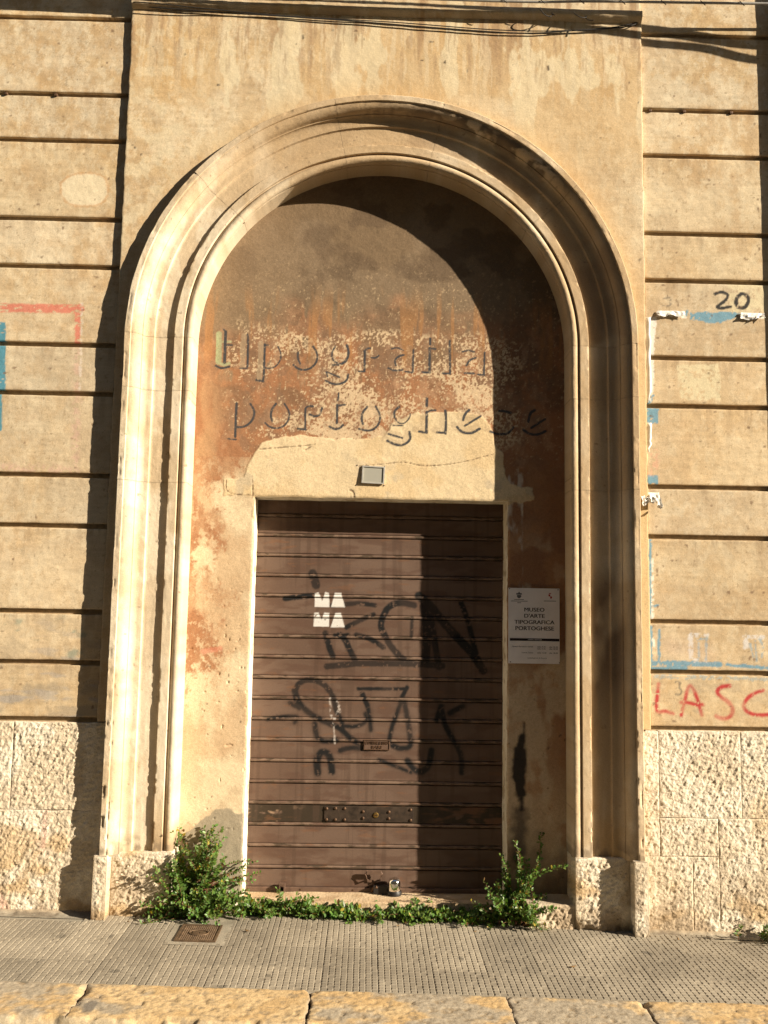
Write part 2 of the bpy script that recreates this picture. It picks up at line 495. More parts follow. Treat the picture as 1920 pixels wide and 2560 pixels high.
def grid(name, P, mat, parent=None, col=None, keep=None, flip=False, smooth=True, angle=40):
    """P (n,m,3) lattice of points -> one mesh object"""
    n, m = P.shape[:2]
    I = np.arange(n * m).reshape(n, m)
    F = np.stack([I[:-1, :-1], I[:-1, 1:], I[1:, 1:], I[1:, :-1]], -1)
    if keep is not None: F = F[keep]
    F = F.reshape(-1, 4)
    if flip: F = F[:, ::-1]
    V = P.reshape(-1, 3); C = None if col is None else np.asarray(col).reshape(-1, 3)
    if keep is not None:
        used = np.unique(F); mp = np.full(len(V), -1); mp[used] = np.arange(len(used))
        V = V[used]; C = None if C is None else C[used]; F = mp[F]
    return link(name, mesh_np(name, V, F, mat, C, smooth, angle), parent)

def lin(a, b, step):
    return np.linspace(a, b, max(2, int(round(abs(b - a) / step)) + 1))

def slab(name, x0, x1, z0, z1, yf, yb, mat, paint, parent, res=.007, bev=.004, disp=None, wob=.0015, seed=0):
    """a block whose front (towards -Y) is a fine lattice with worn rounded edges; sides run back to yb"""
    fx = lin(x0 + bev, x1 - bev, res); fz = lin(z0 + bev, z1 - bev, res)
    xs = np.concatenate([[x0, x0, x0 + bev * .3], fx, [x1 - bev * .3, x1, x1]])
    zs = np.concatenate([[z0, z0, z0 + bev * .3], fz, [z1 - bev * .3, z1, z1]])
    def depth(n):
        d = np.zeros(n); d[0] = d[-1] = 2.0; d[1] = d[-2] = 1.0; d[2] = d[-3] = .3
        return d
    dx = depth(len(xs))[None, :]; dz = depth(len(zs))[:, None]
    D = np.maximum(dx, dz)
    X, Z = np.meshgrid(xs, zs)
    inner = (D < .9)
    Y = np.where(D >= 1.9, yb, yf + np.where(D >= .9, bev, np.where(D > .2, bev * .3, 0)))
    ed = np.minimum(np.minimum(X - x0, x1 - X), np.minimum(Z - z0, z1 - Z))
    w = np.exp(-np.clip(ed, 0, 1) / .012)
    Z = Z + (fbm(X * 14, Z * 3, 3, seed + 3) - .5) * 2 * wob * w * np.where(dz >= .2, 1, .6)
    X = X + (fbm(X * 3, Z * 14, 3, seed + 4) - .5) * 2 * wob * w
    und = (fbm(X * 4, Z * 4, 3, 91) - .5) * .004 + (fbm(X * 22, Z * 22, 2, 92) - .5) * .0016
    if disp is not None: und = und + disp(X, Z, ed)
    Y = np.where(D >= 1.9, yb, Y + und)
    return grid(name, np.stack([X, Y, Z], -1), mat, parent, paint(X, Z))

def box_vf(x0, x1, y0, y1, z0, z1):
    V = [(x, y, z) for x in (x0, x1) for y in (y0, y1) for z in (z0, z1)]
    F = [(0, 1, 3, 2), (4, 6, 7, 5), (0, 4, 5, 1), (2, 3, 7, 6), (0, 2, 6, 4), (1, 5, 7, 3)]
    return V, F

class MB:
    """collects simple shapes into one mesh"""
    def __init__(s): s.V = []; s.F = []
    def add(s, V, F):
        o = len(s.V); s.V += [tuple(v) for v in V]; s.F += [tuple(i + o for i in f) for f in F]
        return s
    def box(s, *a): return s.add(*box_vf(*a))
    def tube(s, pts, r, n=8, cap=True):
        pts = [Vector(p) for p in pts]; o = len(s.V)
        rr = r if isinstance(r, (list, tuple)) else [r] * len(pts)
        for i, p in enumerate(pts):
            t = (pts[min(i + 1, len(pts) - 1)] - pts[max(i - 1, 0)]).normalized()
            a = t.orthogonal() if abs(t.z) > .95 else t.cross(Vector((0, 0, 1)))
            a.normalize(); b = t.cross(a).normalized()
            for k in range(n):
                an = 2 * math.pi * k / n
                s.V.append(tuple(p + (a * math.cos(an) + b * math.sin(an)) * rr[i]))
        for i in range(len(pts) - 1):
            for k in range(n):
                s.F.append((o + i * n + k, o + i * n + (k + 1) % n, o + (i + 1) * n + (k + 1) % n, o + (i + 1) * n + k))
        if cap:
            s.F.append(tuple(o + k for k in range(n))[::-1]); s.F.append(tuple(o + (len(pts) - 1) * n + k for k in range(n)))
        return s
    def lathe(s, c, prof, n=16, axis='z'):
        """prof = (radius, height) pairs round an axis through c"""
        o = len(s.V)
        for r, h in prof:
            for k in range(n):
                a = 2 * math.pi * k / n
                u, v = r * math.cos(a), r * math.sin(a)
                p = (u, v, h) if axis == 'z' else (u, -h, v)
                s.V.append((c[0] + p[0], c[1] + p[1], c[2] + p[2]))
        for i in range(len(prof) - 1):
            for k in range(n):
                s.F.append((o + i * n + k, o + i * n + (k + 1) % n, o + (i + 1) * n + (k + 1) % n, o + (i + 1) * n + k))
        s.F.append(tuple(o + k for k in range(n))[::-1]); s.F.append(tuple(o + (len(prof) - 1) * n + k for k in range(n)))
        return s
    def build(s, name, mat, parent=None, smooth=False, bevel=0):
        me = bpy.data.meshes.new(name); me.from_pydata(s.V, [], s.F)
        me.materials.append(mat)
        if smooth:
            me.polygons.foreach_set('use_smooth', [True] * len(me.polygons)); me.set_sharp_from_angle(angle=math.radians(40))
        o = link(name, me, parent)
        if bevel:
            b = o.modifiers.new('edge', 'BEVEL'); b.width = bevel; b.segments = 2
        return o

# ------------------------------------------------------------------ colours of the painted surfaces
CX, ZC = 0.061, 3.296            # centre of the arch
GZ = [6.3, 5.765, 5.28, 4.79, 4.496, 4.004, 3.71, 3.235, 2.943, 2.461, 2.167, 1.677, 1.391, 1.075]
def A(*c): return np.array(c, float)

def speck(x, z, scale, thr, seed):
    return ss(thr, thr + .06, vnoise(x * scale, z * scale, seed) * .75 + vnoise(x * scale * 2.3, z * scale * 2.3, seed + 1) * .25)

def base_wall(x, z):
    n1 = fbm(x * 1.4, z * 1.7, 4, 11); n2 = fbm(x * 7, z * 9, 4, 12); n3 = fbm(x * 18, z * 60, 3, 13)
    st = fbm(x * 10, z * 1.1, 4, 14); n4 = fbm(x * 3.2, z * 4.5, 5, 15)
    up = ss(2.6, 5.0, z)
    c = np.ones(x.shape + (3,)) * A(.535, .415, .262)
    c = mix(c, A(.60, .49, .33), ss(.40, .64, n4) * .8)
    c = mix(c, A(.51, .36, .185), ss(.47, .70, n1 * .5 + n2 * .5) * (.2 + .55 * up))
    c = mix(c, A(.44, .285, .145), ss(.55, .74, n2 * .5 + st * .5) * (.15 + .4 * up))
    c = mix(c, A(.64, .55, .39), ss(.58, .70, fbm(x * 13, z * 9, 5, 16, .6)) * .45)
    big = fbm(x * 1.1 + 5, z * .9, 4, 10)
    c = mix(c, A(.47, .335, .19), ss(.45, .66, big) * (.2 + .5 * up))
    c = mix(c, A(.50, .42, .30), ss(.52, .40, big) * (1 - up) * .5)
    c = mix(c, A(.40, .29, .18), ss(.52, .62, fbm(x * 3.4, z * 5, 5, 9, .6)) * .3)
    fk = fbm(x * 21, z * 15, 5, 20, .66)
    c = mix(c, A(.63, .535, .375), ss(.565, .60, fk) * (.25 + .25 * up))
    c = mix(c, A(.45, .31, .165), ss(.40, .365, fk) * ss(.42, .6, n1) * (.25 + .35 * up))
    tr = fbm(x * 5 + z * 2, z * 110, 3, 18)
    c = c * (1 + (tr - .5) * .16)[..., None]
    hair = np.abs(fbm(x * 5.5, z * 5.5, 5, 19, .6) - .5)
    c = mix(c, A(.30, .21, .12), ss(.004, .0, hair) * ss(.5, .64, n1) * .55)
    c = c * (1 + (n3 - .5) * .22)[..., None]
    c = mix(c, A(.30, .21, .12), speck(x, z, 70, .80, 17) * .5)
    return c

def wall_paint(x, z):
    c = base_wall(x, z)
    # every course has weathered a little differently; dirt runs down from each groove
    ci = np.searchsorted(np.array(GZ[::-1]), z)
    t1 = _hash(ci, ci * 0 + (x > 0), 77); t2 = _hash(ci, ci * 0 + (x > 0), 78)
    c = c * (1 + (t1 - .5) * .13)[..., None] * (1 + (t2 - .5)[..., None] * A(.02, -.02, -.10))
    below = np.array(GZ[::-1])[np.clip(ci, 0, len(GZ) - 1)] - z
    run = ss(.50, .68, fbm(x * 26, z * 2.5 + ci * 5, 4, 28)) * np.exp(-np.clip(below, 0, 1) / .07)
    c = mix(c, A(.27, .19, .115), run * .55)
    above = z - np.array(GZ[::-1])[np.clip(ci - 1, 0, len(GZ) - 1)]
    c = mix(c, A(.40, .27, .14), np.exp(-np.clip(above - .012, 0, 1) / .02) * ss(.42, .6, fbm(x * 14, z * 6, 4, 30)) * .5)
    low = ss(1.9, 1.1, z)
    dirt = ss(.5, .7, fbm(x * 9, z * 16, 5, 21))
    c = mix(c, A(.36, .29, .2), dirt * low * (.6 + .3 * (x < 0)))
    c = mix(c, A(.33, .3, .27), ss(.6, .75, fbm(x * 6, z * 22, 5, 22)) * low * (x < 0) * .7)
    fl = fbm(x * 60, z * 60, 4, 23); fl2 = fbm(x * 25, z * 90, 4, 24)
    # left: red frame, blue stroke, old plaque place
    m = marks(x, z, RED_FRAME, .004, .005) * ss(.68, .60, fl2)
    c = mix(c, A(.56, .17, .12), m * .85)
    c = mix(c, A(.58, .36, .30), marks(x, z, PINK_FRAME, .02, .02) * ss(.62, .42, fl) * .45)
    c = mix(c, A(.64, .57, .48), marks(x, z, WHITE_LINE, .003, .006) * ss(.6, .45, fl) * .7)
    c = mix(c, A(.09, .25, .32), marks(x, z, BLUE_LEFT, .003, .004) * ss(.80, .70, fl2))
    pl = PLAQUE[0][1]
    ring = [(.012, pl + [pl[0]])]
    c = mix(c, A(.66, .57, .40), marks(x, z, PLAQUE, .003, .003) * .85)
    c = mix(c, A(.45, .24, .10), marks(x, z, ring, .006, .006) * .6)
    c = mix(c, A(.2, .25, .2), ss(.6, .72, fbm(x * 8, z * 14, 4, 29)) * ss(1.72, 1.6, z) * ss(1.35, 1.45, z) * (x < -1) * .6)
    # right: number, poster frames, lettering
    pale = marks(x, z, PALE_PATCH, .004, .006)
    c = mix(c, A(.63, .55, .36), pale * ss(.72, .5, fl) * .85)
    c = mix(c, A(.17, .305, .385), marks(x, z, BLUE_AREA, .003, .010, 50) * ss(.78, .68, fl))
    b = marks(x, z, BLUE_B, .003, .005, 70) * ss(.82, .72, fbm(x * 45, z * 30, 4, 25))
    c = mix(c, A(.17, .295, .375), b)
    c = mix(c, A(.66, .36, .26), marks(x, z, PINK_AREA, .01, .02) * ss(.6, .4, fl) * .5)
    c = mix(c, A(.72, .68, .6), marks(x, z, WHITE_AREA, .002, .008, 60) * ss(.78, .68, fl))
    c = mix(c, A(.70, .66, .58), marks(x, z, WHITE_B, .003, .006, 60) * ss(.7, .6, fl))
    c = mix(c, A(.33, .36, .34), marks(x, z, BLUE_LIP, .004, .01) * ss(.62, .45, fl) * .8)
    lines = (np.sin(z * 2 * math.pi / .013) > -.3)
    c = mix(c, A(.60, .58, .56), marks(x, z, GHOST_WHITE, .004, .008) * ss(.7, .58, fl) * np.where(lines, .8, .2))
    c = mix(c, A(.24, .34, .40), marks(x, z, GHOST_BLUE, .004, .005) * ss(.7, .58, fl) * .75)
    c = mix(c, A(.045, .042, .04), marks(x, z, BLACK_TWENTY, .003, .003) * ss(.80, .70, fl))
    c = mix(c, A(.2, .17, .13), marks(x, z, GREY_THREE, .003, .001, grow=1.4) * ss(.7, .6, fl) * .8)
    c = mix(c, A(.17, .15, .11), marks(x, z, GREY_THREE_B, .003, .001, grow=1.3) * ss(.75, .65, fl) * .85)
    sp = marks(x, z, RED_LASC, .007, .002, grow=1.25)
    c = mix(c, A(.42, .035, .04), sp * (.6 + .4 * ss(.3, .55, fbm(x * 9, z * 9, 2, 27))) * ss(.82, .7, fl) * .95)
    c = mix(c, A(.52, .40, .33), marks(x, z, [(.10, [(1.75, 1.53), (1.95, 1.5)])], .05) * .25)
    c = mix(c, A(.16, .10, .06), speck(x, z, 34, .86, 31) * .7)
    return c

def panel_paint(x, z):
    c = base_wall(x, z)
    st = fbm(x * 12, z * .9, 4, 41); s2 = fbm(x * 26, z * 2.2, 4, 42)
    top = ss(4.75, 5.25, z)
    c = mix(c, A(.50, .34, .165), ss(.42, .62, fbm(x * 1.6, z * 2.2, 4, 43)) * ss(4.0, 4.9, z) * .6)
    c = mix(c, A(.33, .215, .12), ss(.46, .64, st) * top * .8 * ss(.35, .6, s2))
    lime = ss(.565, .60, fbm(x * 5.5, z * 3.0, 5, 44) * .62 + fbm(x * 11, z * 1.2, 3, 45) * .38)
    c = mix(c, A(.66, .58, .40), lime * ss(4.2, 4.9, z) * .6)
    c = mix(c, A(.62, .53, .36), ss(.5, .62, fbm(x * 16, z * 16, 5, 46)) * ss(-.6, -1.3, x) * .5)
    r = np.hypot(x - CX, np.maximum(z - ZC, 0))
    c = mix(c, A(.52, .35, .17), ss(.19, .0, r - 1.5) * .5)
    c = mix(c, A(.56, .42, .22), ss(1.54, 1.6, x) * ss(3.4, 2.8, z) * .6)
    c = mix(c, A(.08, .06, .04), speck(x, z, 22, .90, 47))
    c = mix(c, A(.63, .54, .38), ss(.56, .59, fbm(x * 30, z * 3.2, 5, 48, .6)) * ss(4.6, 5.1, z) * .4)
    c = mix(c, A(.30, .20, .12), ss(.60, .66, fbm(x * 34, z * 4, 5, 49, .6)) * ss(4.7, 5.2, z) * .5)
    return c

def stone_paint(x, z, r, part=0):
    """carved surround; r = distance from the arch axis"""
    a = np.degrees(np.arctan2(z - ZC, x - CX))
    n = fbm(x * 5, z * 5, 4, 51); n2 = fbm(x * 30, z * 30, 4, 52)
    c = np.ones(x.shape + (3,)) * A(.55, .45, .315)
    c = mix(c, A(.63, .54, .40), ss(.45, .62, n))
    c = mix(c, A(.47, .35, .21), ss(.5, .66, fbm(x * 9, z * 4, 4, 53)) * .6)
    c = c * (1 + (n2 - .5) * .25)[..., None]
    inarch = (z > ZC)
    warm = ss(150, 115, a) * inarch + ((x > CX) & ~inarch) * .75
    c = mix(c, A(.42, .295, .165), np.clip(warm, 0, 1) * (.35 + .5 * ss(.35, .62, fbm(x * 2.4, z * 2.4, 4, 50))))
    # soot and rain stain on the hood, crown to the right haunch
    stain = ss(.44, .60, fbm(a * .35, r * 30, 4, 54)) * ss(38, 46, a) * ss(108, 80, a) * ss(1.47, 1.445, r) * ss(1.38, 1.41, r) * inarch
    c = mix(c, A(.10, .075, .05), stain * .9)
    c = mix(c, A(.30, .205, .12), ss(.36, .58, fbm(x * 3, z * 3, 4, 55)) * ss(125, 60, a) * ss(1.235, 1.25, r) * ss(1.465, 1.45, r) * inarch * .8)
    # grime low on the right jamb and along its hollow
    rj = (x > CX) & (z < ZC)
    g = ss(.34, .56, fbm(x * 5, z * 2.2, 4, 56))
    c = mix(c, A(.17, .11, .065), g * ss(2.1, 1.75, z) * ss(1.0, 1.4, z) * ss(1.22, 1.26, r) * ss(1.44, 1.40, r) * rj * .85)
    c = mix(c, A(.34, .24, .14), ss(.4, .6, fbm(x * 7, z * 1.2, 4, 57)) * rj * ss(1.22, 1.26, r) * .6)
    c = mix(c, A(.40, .25, .10), ss(.5, .7, fbm(x * 8, z * 2, 3, 58)) * ss(.9, .36, z) * .6)
    c = mix(c, A(.2, .15, .1), ss(.12, .02, np.abs(z - .36)) * ss(.45, .6, fbm(x * 20, z * 14, 4, 60)) * .7)
    c = mix(c, A(.2, .14, .09), speck(x, z, 45, .87, 59) * .7)
    return c

def rough_paint(x, z):
    n = fbm(x * 6, z * 6, 4, 61)
    c = np.ones(x.shape + (3,)) * A(.58, .49, .36)
    c = mix(c, A(.66, .585, .46), ss(.42, .6, n))
    c = mix(c, A(.46, .31, .15), ss(.5, .66, fbm(x * 4, z * 5, 4, 62)) * ss(.9, .2, z) * .75)
    c = mix(c, A(.30, .22, .14), ss(.42, .64, fbm(x * 8, z * 6, 4, 63)) * ss(.45, .0, z) * .7)
    c = mix(c, A(.55, .33, .26), ss(.5, .62, fbm(x * 7, z * 4, 4, 64)) * (x < -1.75) * ss(.75, .45, z) * .6)
    return c * (1 + (fbm(x * 40, z * 40, 3, 65) - .5) * .3)[..., None]

def tymp_paint(x, z):
    n1 = fbm(x * 2.2, z * 2.2, 4, 71); n2 = fbm(x * 8, z * 8, 5, 72); fl = fbm(x * 88, z * 70, 3, 73, .72)
    fv = fbm(x * 34, z * 9, 4, 74); fine = fbm(x * 90, z * 90, 3, 75)
    r = np.hypot(x - CX, np.maximum(z - ZC, 0))
    brown = A(.180, .124, .073); red = A(.325, .158, .078); cream = A(.58, .44, .28); orange = A(.43, .265, .14)
    c = np.ones(x.shape + (3,)) * brown
    c = mix(c, A(.215, .155, .098), ss(.44, .62, n1) * .8)
    c = mix(c, A(.105, .070, .043), ss(.5, .66, fbm(x * 5, z * 6, 5, 76)) * .6)
    c = mix(c, A(.27, .19, .115), ss(.0, -.95, x) * ss(4.6, 3.3, z) * .7)
    # rust coloured band through the lettering, with the old cream coat showing where it has flaked
    line = 3.42 + (n1 - .5) * .7
    band = ss(line + .12, line - .16, z)
    c = mix(c, mix(np.ones_like(c) * red, A(.22, .12, .065), ss(.44, .6, n2)), band * ss(.34, .52, n2 * .5 + fv * .5 + .08))
    c = mix(c, red, ss(3.12, 2.92, z + (n2 - .5) * .3 + (n1 - .5) * .3) * .8)
    c = mix(c, A(.21, .13, .08), ss(.50, .62, fbm(x * 7, z * 7, 5, 99, .6)) * band * .55)
    c = mix(c, A(.43, .26, .15), ss(.55, .68, fbm(x * 12, z * 8, 5, 97, .6)) * band * .5)
    zone = ss(3.52, 3.32, z + (n1 - .5) * .3) * ss(2.62, 2.78, z) * ss(-1.02, -.75, x) * ss(1.1, .75, x)
    crm = marks(x, z, CREAM, .10, .05, 12)
    dens = fbm(x * 4.5, z * 6, 4, 88)
    thr = .705 - .20 * ss(.38, .62, dens) - .20 * crm + .10 * ss(3.0, 2.9, z) * ss(.5, .4, dens)
    thr = thr - .15 * marks(x, z, PATCH, .10) * (1 - marks(x, z, PATCH, .004))
    flake = ss(thr, thr + .04, fl * .72 + fine * .28) * ss(.2, .8, zone)
    c = mix(c, cream, flake * .92)
    few = ss(.66, .70, fl * .7 + fine * .3) * ss(4.0, 3.5, z) * ss(-1.0, -.6, x)
    c = mix(c, A(.5, .37, .22), few * .7)
    drip = ss(.56, .66, fbm(x * 22, z * 1.6, 4, 77)) * ss(3.75, 3.45, z) * ss(3.1, 3.3, z)
    c = mix(c, A(.36, .18, .07), drip * .6)
    edge = ss(-.80, -1.03, x) * ss(3.4, 3.0, z)
    c = mix(c, mix(np.ones_like(c) * orange, red, ss(.4, .6, fbm(x * 6, z * 2, 4, 78))), edge * .85)
    # jambs beside the door
    jl = (x < -.6) & (z < 2.62)
    tleft = ss(-.70, -1.09, x + (n2 - .5) * .34 + (n1 - .5) * .36)
    lowfade = ss(.9, 1.5, z + (n1 - .5) * .5)
    mj = ss(.60, .30, tleft * .8 * lowfade + (fl - .5) * .55 + (fbm(x * 22, z * 22, 4, 89) - .5) * .7 + .03)
    jc = mix(np.ones_like(c) * A(.56, .44, .285), A(.63, .515, .34), ss(.4, .6, n2))
    jc = mix(jc, orange, ss(.42, .64, fbm(x * 5, z * 3, 4, 79)) * .5 * (1 - ss(.9, .5, z) * .5))
    rc = mix(np.ones_like(c) * A(.45, .29, .165), red, ss(.40, .66, fbm(x * 9, z * 5, 5, 80, .62)) * .9)
    rc = mix(rc, A(.55, .42, .27), ss(.58, .63, fbm(x * 30, z * 24, 4, 98, .65)) * .7)
    jcol = rc * (1 - mj[..., None]) + jc * mj[..., None]
    fade = ss(2.66, 2.42, z + (n2 - .5) * .25) * jl
    c = c * (1 - fade[..., None]) + jcol * fade[..., None]
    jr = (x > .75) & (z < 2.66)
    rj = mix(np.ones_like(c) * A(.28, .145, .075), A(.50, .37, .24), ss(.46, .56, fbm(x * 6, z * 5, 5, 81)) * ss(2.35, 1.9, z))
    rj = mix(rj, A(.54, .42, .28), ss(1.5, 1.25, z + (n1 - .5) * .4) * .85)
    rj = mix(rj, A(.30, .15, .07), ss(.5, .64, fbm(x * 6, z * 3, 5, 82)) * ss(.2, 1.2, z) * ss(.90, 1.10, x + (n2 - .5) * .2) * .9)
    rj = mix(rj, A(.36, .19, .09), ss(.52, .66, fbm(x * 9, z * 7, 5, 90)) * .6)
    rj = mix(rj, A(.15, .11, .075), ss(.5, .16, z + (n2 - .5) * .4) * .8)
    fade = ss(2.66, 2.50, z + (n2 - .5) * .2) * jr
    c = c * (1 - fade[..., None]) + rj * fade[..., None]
    lime = jr & (x < .93)
    c = mix(c, A(.56, .50, .42), ss(.55, .66, fbm(x * 14, z * 4, 4, 83)) * lime * ss(1.7, 2.0, z) * .8)
    # new plaster over the door
    pt = marks(x, z, PATCH, .004, .010, 25)
    pc = mix(np.ones_like(c) * A(.60, .455, .265), A(.64, .51, .32), ss(.4, .62, fbm(x * 6, z * 6, 4, 84)))
    pc = mix(pc, A(.47, .39, .27), ss(.56, .70, fbm(x * 8, z * 9, 5, 85)) * ss(2.75, 2.5, z) * .75)
    c = c * (1 - pt[..., None]) + pc * pt[..., None]
    # soot on the right jamb, cement repair low on the left
    soot = marks(x, z, [(.012, [(.938, 1.07), (.930, .97)]), (.045, [(.925, .99), (.915, .93)]), (.080, [(.912, .90), (.905, .76)]), (.060, [(.908, .74), (.918, .67)]), (.030, [(.92, .68), (.925, .58)])], .012, .010, 30)
    c = mix(c, A(.05, .04, .034), marks(x, z, [(.085, [(.915, .56), (.90, .30)])], .03, .02, 30) * .75)
    c = mix(c, A(.018, .016, .016), soot * .95)
    cem = [(0, [(-1.13, .0), (-1.03, .41), (-.93, .49), (-.86, .555), (-.79, .565), (-.74, .535), (-.66, .54), (-.66, .0)])]
    mc = marks(x, z, cem, .004, .012, 25)
    c = mix(c, A(.33, .28, .2) , mc)
    c = c * (1 + mc * (fbm(x * 7, z * 3, 3, 86) - .5) * .4)[..., None]
    c = mix(c, A(.50, .17, .11), marks(x, z, [(.03, [(-.96, 1.455), (-.86, 1.475)])], .006, .005) * .55)
    c = mix(c, A(.16, .10, .06), marks(x, z, CRACKS, .0025, .004, 90) * .75)
    # painted block lettering: what is left is mostly its slate blue sides
    worn = ss(.70, .58, fl * .6 + fine * .4)
    c = mix(c, A(.34, .37, .21), marks(x, z, LETTER_FACE, .002, .002) * (.55 + .45 * worn))
    c = mix(c, A(.36, .28, .18), marks(x, z, LETTER_FADED, .003, .004) * worn * .7)
    face = [(.040, [(a - .021, b2 + .014) for a, b2 in p]) for w, p in LETTER_SHADE_A + LETTER_SHADE_B]
    c = mix(c, A(.27, .19, .125), marks(x, z, face, .004, .004) * worn * .30)
    sh = np.maximum(marks(x, z, LETTER_SHADE_A, .002, .001, grow=1.2), marks(x, z, LETTER_SHADE_B, .002, .001, grow=1.2))
    c = mix(c, A(.052, .052, .055), sh * (.6 + .4 * worn))
    c = mix(c, A(.12, .08, .05), speck(x, z, 40, .88, 87) * ss(2.0, 1.2, z) * .7)
    return c * (1 + (fine - .5) * .25)[..., None]

# ================================================================== THE SETTING
SLOPE = 0.0197                                   # the street falls to the right
def asphalt():
    m, nt, b = new_mat('road asphalt')
    tc = add_bump(nt, b, ((150, 4, .8, .01),))
    n = nt.nodes.new('ShaderNodeTexNoise'); n.inputs['Scale'].default_value = 3; n.inputs['Detail'].default_value = 8
    nt.links.new(tc.outputs['Object'], n.inputs['Vector'])
    r = nt.nodes.new('ShaderNodeValToRGB'); r.color_ramp.elements[0].color = (.05, .047, .042, 1); r.color_ramp.elements[1].color = (.12, .11, .095, 1)
    nt.links.new(n.outputs[0], r.inputs[0]); nt.links.new(r.outputs[0], b.inputs['Base Color']); b.inputs['Roughness'].default_value = .9
    return m
road = MB().add([(-400, -400, -.15), (400, -400, -.15), (400, 400, -.15), (-400, 400, -.15)], [(0, 1, 2, 3)]).build('road', asphalt())
road['kind'] = 'structure'
road.rotation_euler = (0, SLOPE, 0)

def pave_paint(x, y):
    c = np.ones(x.shape + (3,)) * A(.27, .24, .185)
    c = mix(c, A(.21, .185, .14), ss(.42, .64, fbm(x * 2.2, y * 3, 4, 101)))
    c = mix(c, A(.33, .29, .22), ss(.5, .66, fbm(x * 6, y * 6, 4, 102)) * .7)
    return c

sw = lin(-4.2, 4.2, .03); sy = lin(-.93, .40, .03)
SX, SY = np.meshgrid(sw, sy)
sidewalk = grid('sidewalk', np.stack([SX, SY, np.full_like(SX, -.008) + (fbm(SX * 9, SY * 9, 3, 103) - .5) * .003], -1), M_PAVE, None, pave_paint(SX, SY))
sidewalk['kind'] = 'structure'
sidewalk.rotation_euler = (0, SLOPE, 0)

TP, NN = .264, 9                                  # one tile, nubs along its side
def tile_mesh(variant, skip=None):
    rng = random.Random(variant)
    m = MB()
    g = .0010
    m.box(g, TP - g, g, TP - g, -.03, -.0040)
    p = (TP - 2 * g) / NN
    for i in range(NN):
        for j in range(NN):
            x0, y0 = g + i * p, g + j * p
            if skip and skip(x0 + p / 2, y0 + p / 2): continue
            top = -.0006 - (rng.random() ** 3) * .0024
            if rng.random() < .04: top = -.0043
            a, b2 = .0008, .0050
            V = [(x0 + a, y0 + a, -.0040), (x0 + p - a, y0 + a, -.0040), (x0 + p - a, y0 + p - a, -.0040), (x0 + a, y0 + p - a, -.0040),
                 (x0 + b2, y0 + b2, top), (x0 + p - b2, y0 + b2, top), (x0 + p - b2, y0 + p - b2, top), (x0 + b2, y0 + p - b2, top)]
            m.add(V, [(4, 5, 6, 7), (0, 1, 5, 4), (1, 2, 6, 5), (2, 3, 7, 6), (3, 0, 4, 7)])
    return m
def tile_mat():
    m, nt, b = new_mat('studded cement tile')
    tc = add_bump(nt, b, ((220, 4, .5, .0015),))
    ge = nt.nodes.new('ShaderNodeNewGeometry'); oi = nt.nodes.new('ShaderNodeObjectInfo')
    n = nt.nodes.new('ShaderNodeTexNoise'); n.inputs['Scale'].default_value = 2.3; n.inputs['Detail'].default_value = 9; n.inputs['Roughness'].default_value = .65
    nt.links.new(ge.outputs['Position'], n.inputs['Vector'])
    r = nt.nodes.new('ShaderNodeValToRGB'); r.color_ramp.elements[0].position = .34; r.color_ramp.elements[1].position = .66
    sp = nt.nodes.new('ShaderNodeTexNoise'); sp.inputs['Scale'].default_value = 7.5; sp.inputs['Detail'].default_value = 1
    nt.links.new(ge.outputs['Position'], sp.inputs['Vector'])
    sr = nt.nodes.new('ShaderNodeMapRange'); sr.inputs['From Min'].default_value = .73; sr.inputs['From Max'].default_value = .76; sr.inputs['To Min'].default_value = 1; sr.inputs['To Max'].default_value = .55
    nt.links.new(sp.outputs[0], sr.inputs['Value'])
    r.color_ramp.elements[0].color = (.180, .152, .110, 1); r.color_ramp.elements[1].color = (.290, .250, .185, 1)
    nt.links.new(n.outputs[0], r.inputs[0])
    mr = nt.nodes.new('ShaderNodeMapRange'); mr.inputs['To Min'].default_value = .80; mr.inputs['To Max'].default_value = 1.15
    nt.links.new(oi.outputs['Random'], mr.inputs['Value'])
    v = nt.nodes.new('ShaderNodeVectorMath'); v.operation = 'SCALE'
    nt.links.new(r.outputs[0], v.inputs[0]); nt.links.new(mr.outputs[0], v.inputs['Scale'])
    v2 = nt.nodes.new('ShaderNodeVectorMath'); v2.operation = 'SCALE'
    nt.links.new(v.outputs[0], v2.inputs[0]); nt.links.new(sr.outputs[0], v2.inputs['Scale'])
    nt.links.new(v2.outputs[0], b.inputs['Base Color']); b.inputs['Roughness'].default_value = .88
    return m
M_TILE = tile_mat()
tmesh = []
for k in range(4):
    o = tile_mesh(k).build('paving_tile', M_TILE, sidewalk)
    tmesh.append(o.data); bpy.data.objects.remove(o)
rng = random.Random(3)
Y0 = -.905
MH = (-.955, -.742, -.368, -.128)                 # manhole cover x0 x1 y0 y1
for row in range(4):
    for k in range(-12, 12):
        x, y = k * TP + .085, Y0 + row * TP
        if x + TP > MH[0] - .035 and x < MH[1] + .035 and y + TP > MH[2] - .03 and y < MH[3] + .03 and row >= 2:
            f = lambda u, v: MH[0] - .04 < x + u < MH[1] + .045 and MH[2] - .035 < y + v < .1
            o = tile_mesh(9 + k, f)
            o.V = [(max(min(q[0], TP), 0), q[1], q[2] if q[2] > -.01 else -.03) for q in o.V]
            o = o.build('paving_tile', M_TILE, sidewalk); o.location = (x, y, -.0006)
            continue
        if row == 3 and (x < -1.2 or x > 1.25):        # cement strip along the wall foot
            if rng.random() < .45: continue
        t = link('paving_tile', tmesh[rng.randrange(4)], sidewalk)
        t.location = (x, y, rng.uniform(-.0012, .0012)); t.rotation_euler = (rng.uniform(-.003, .003), rng.uniform(-.003, .003), 0)

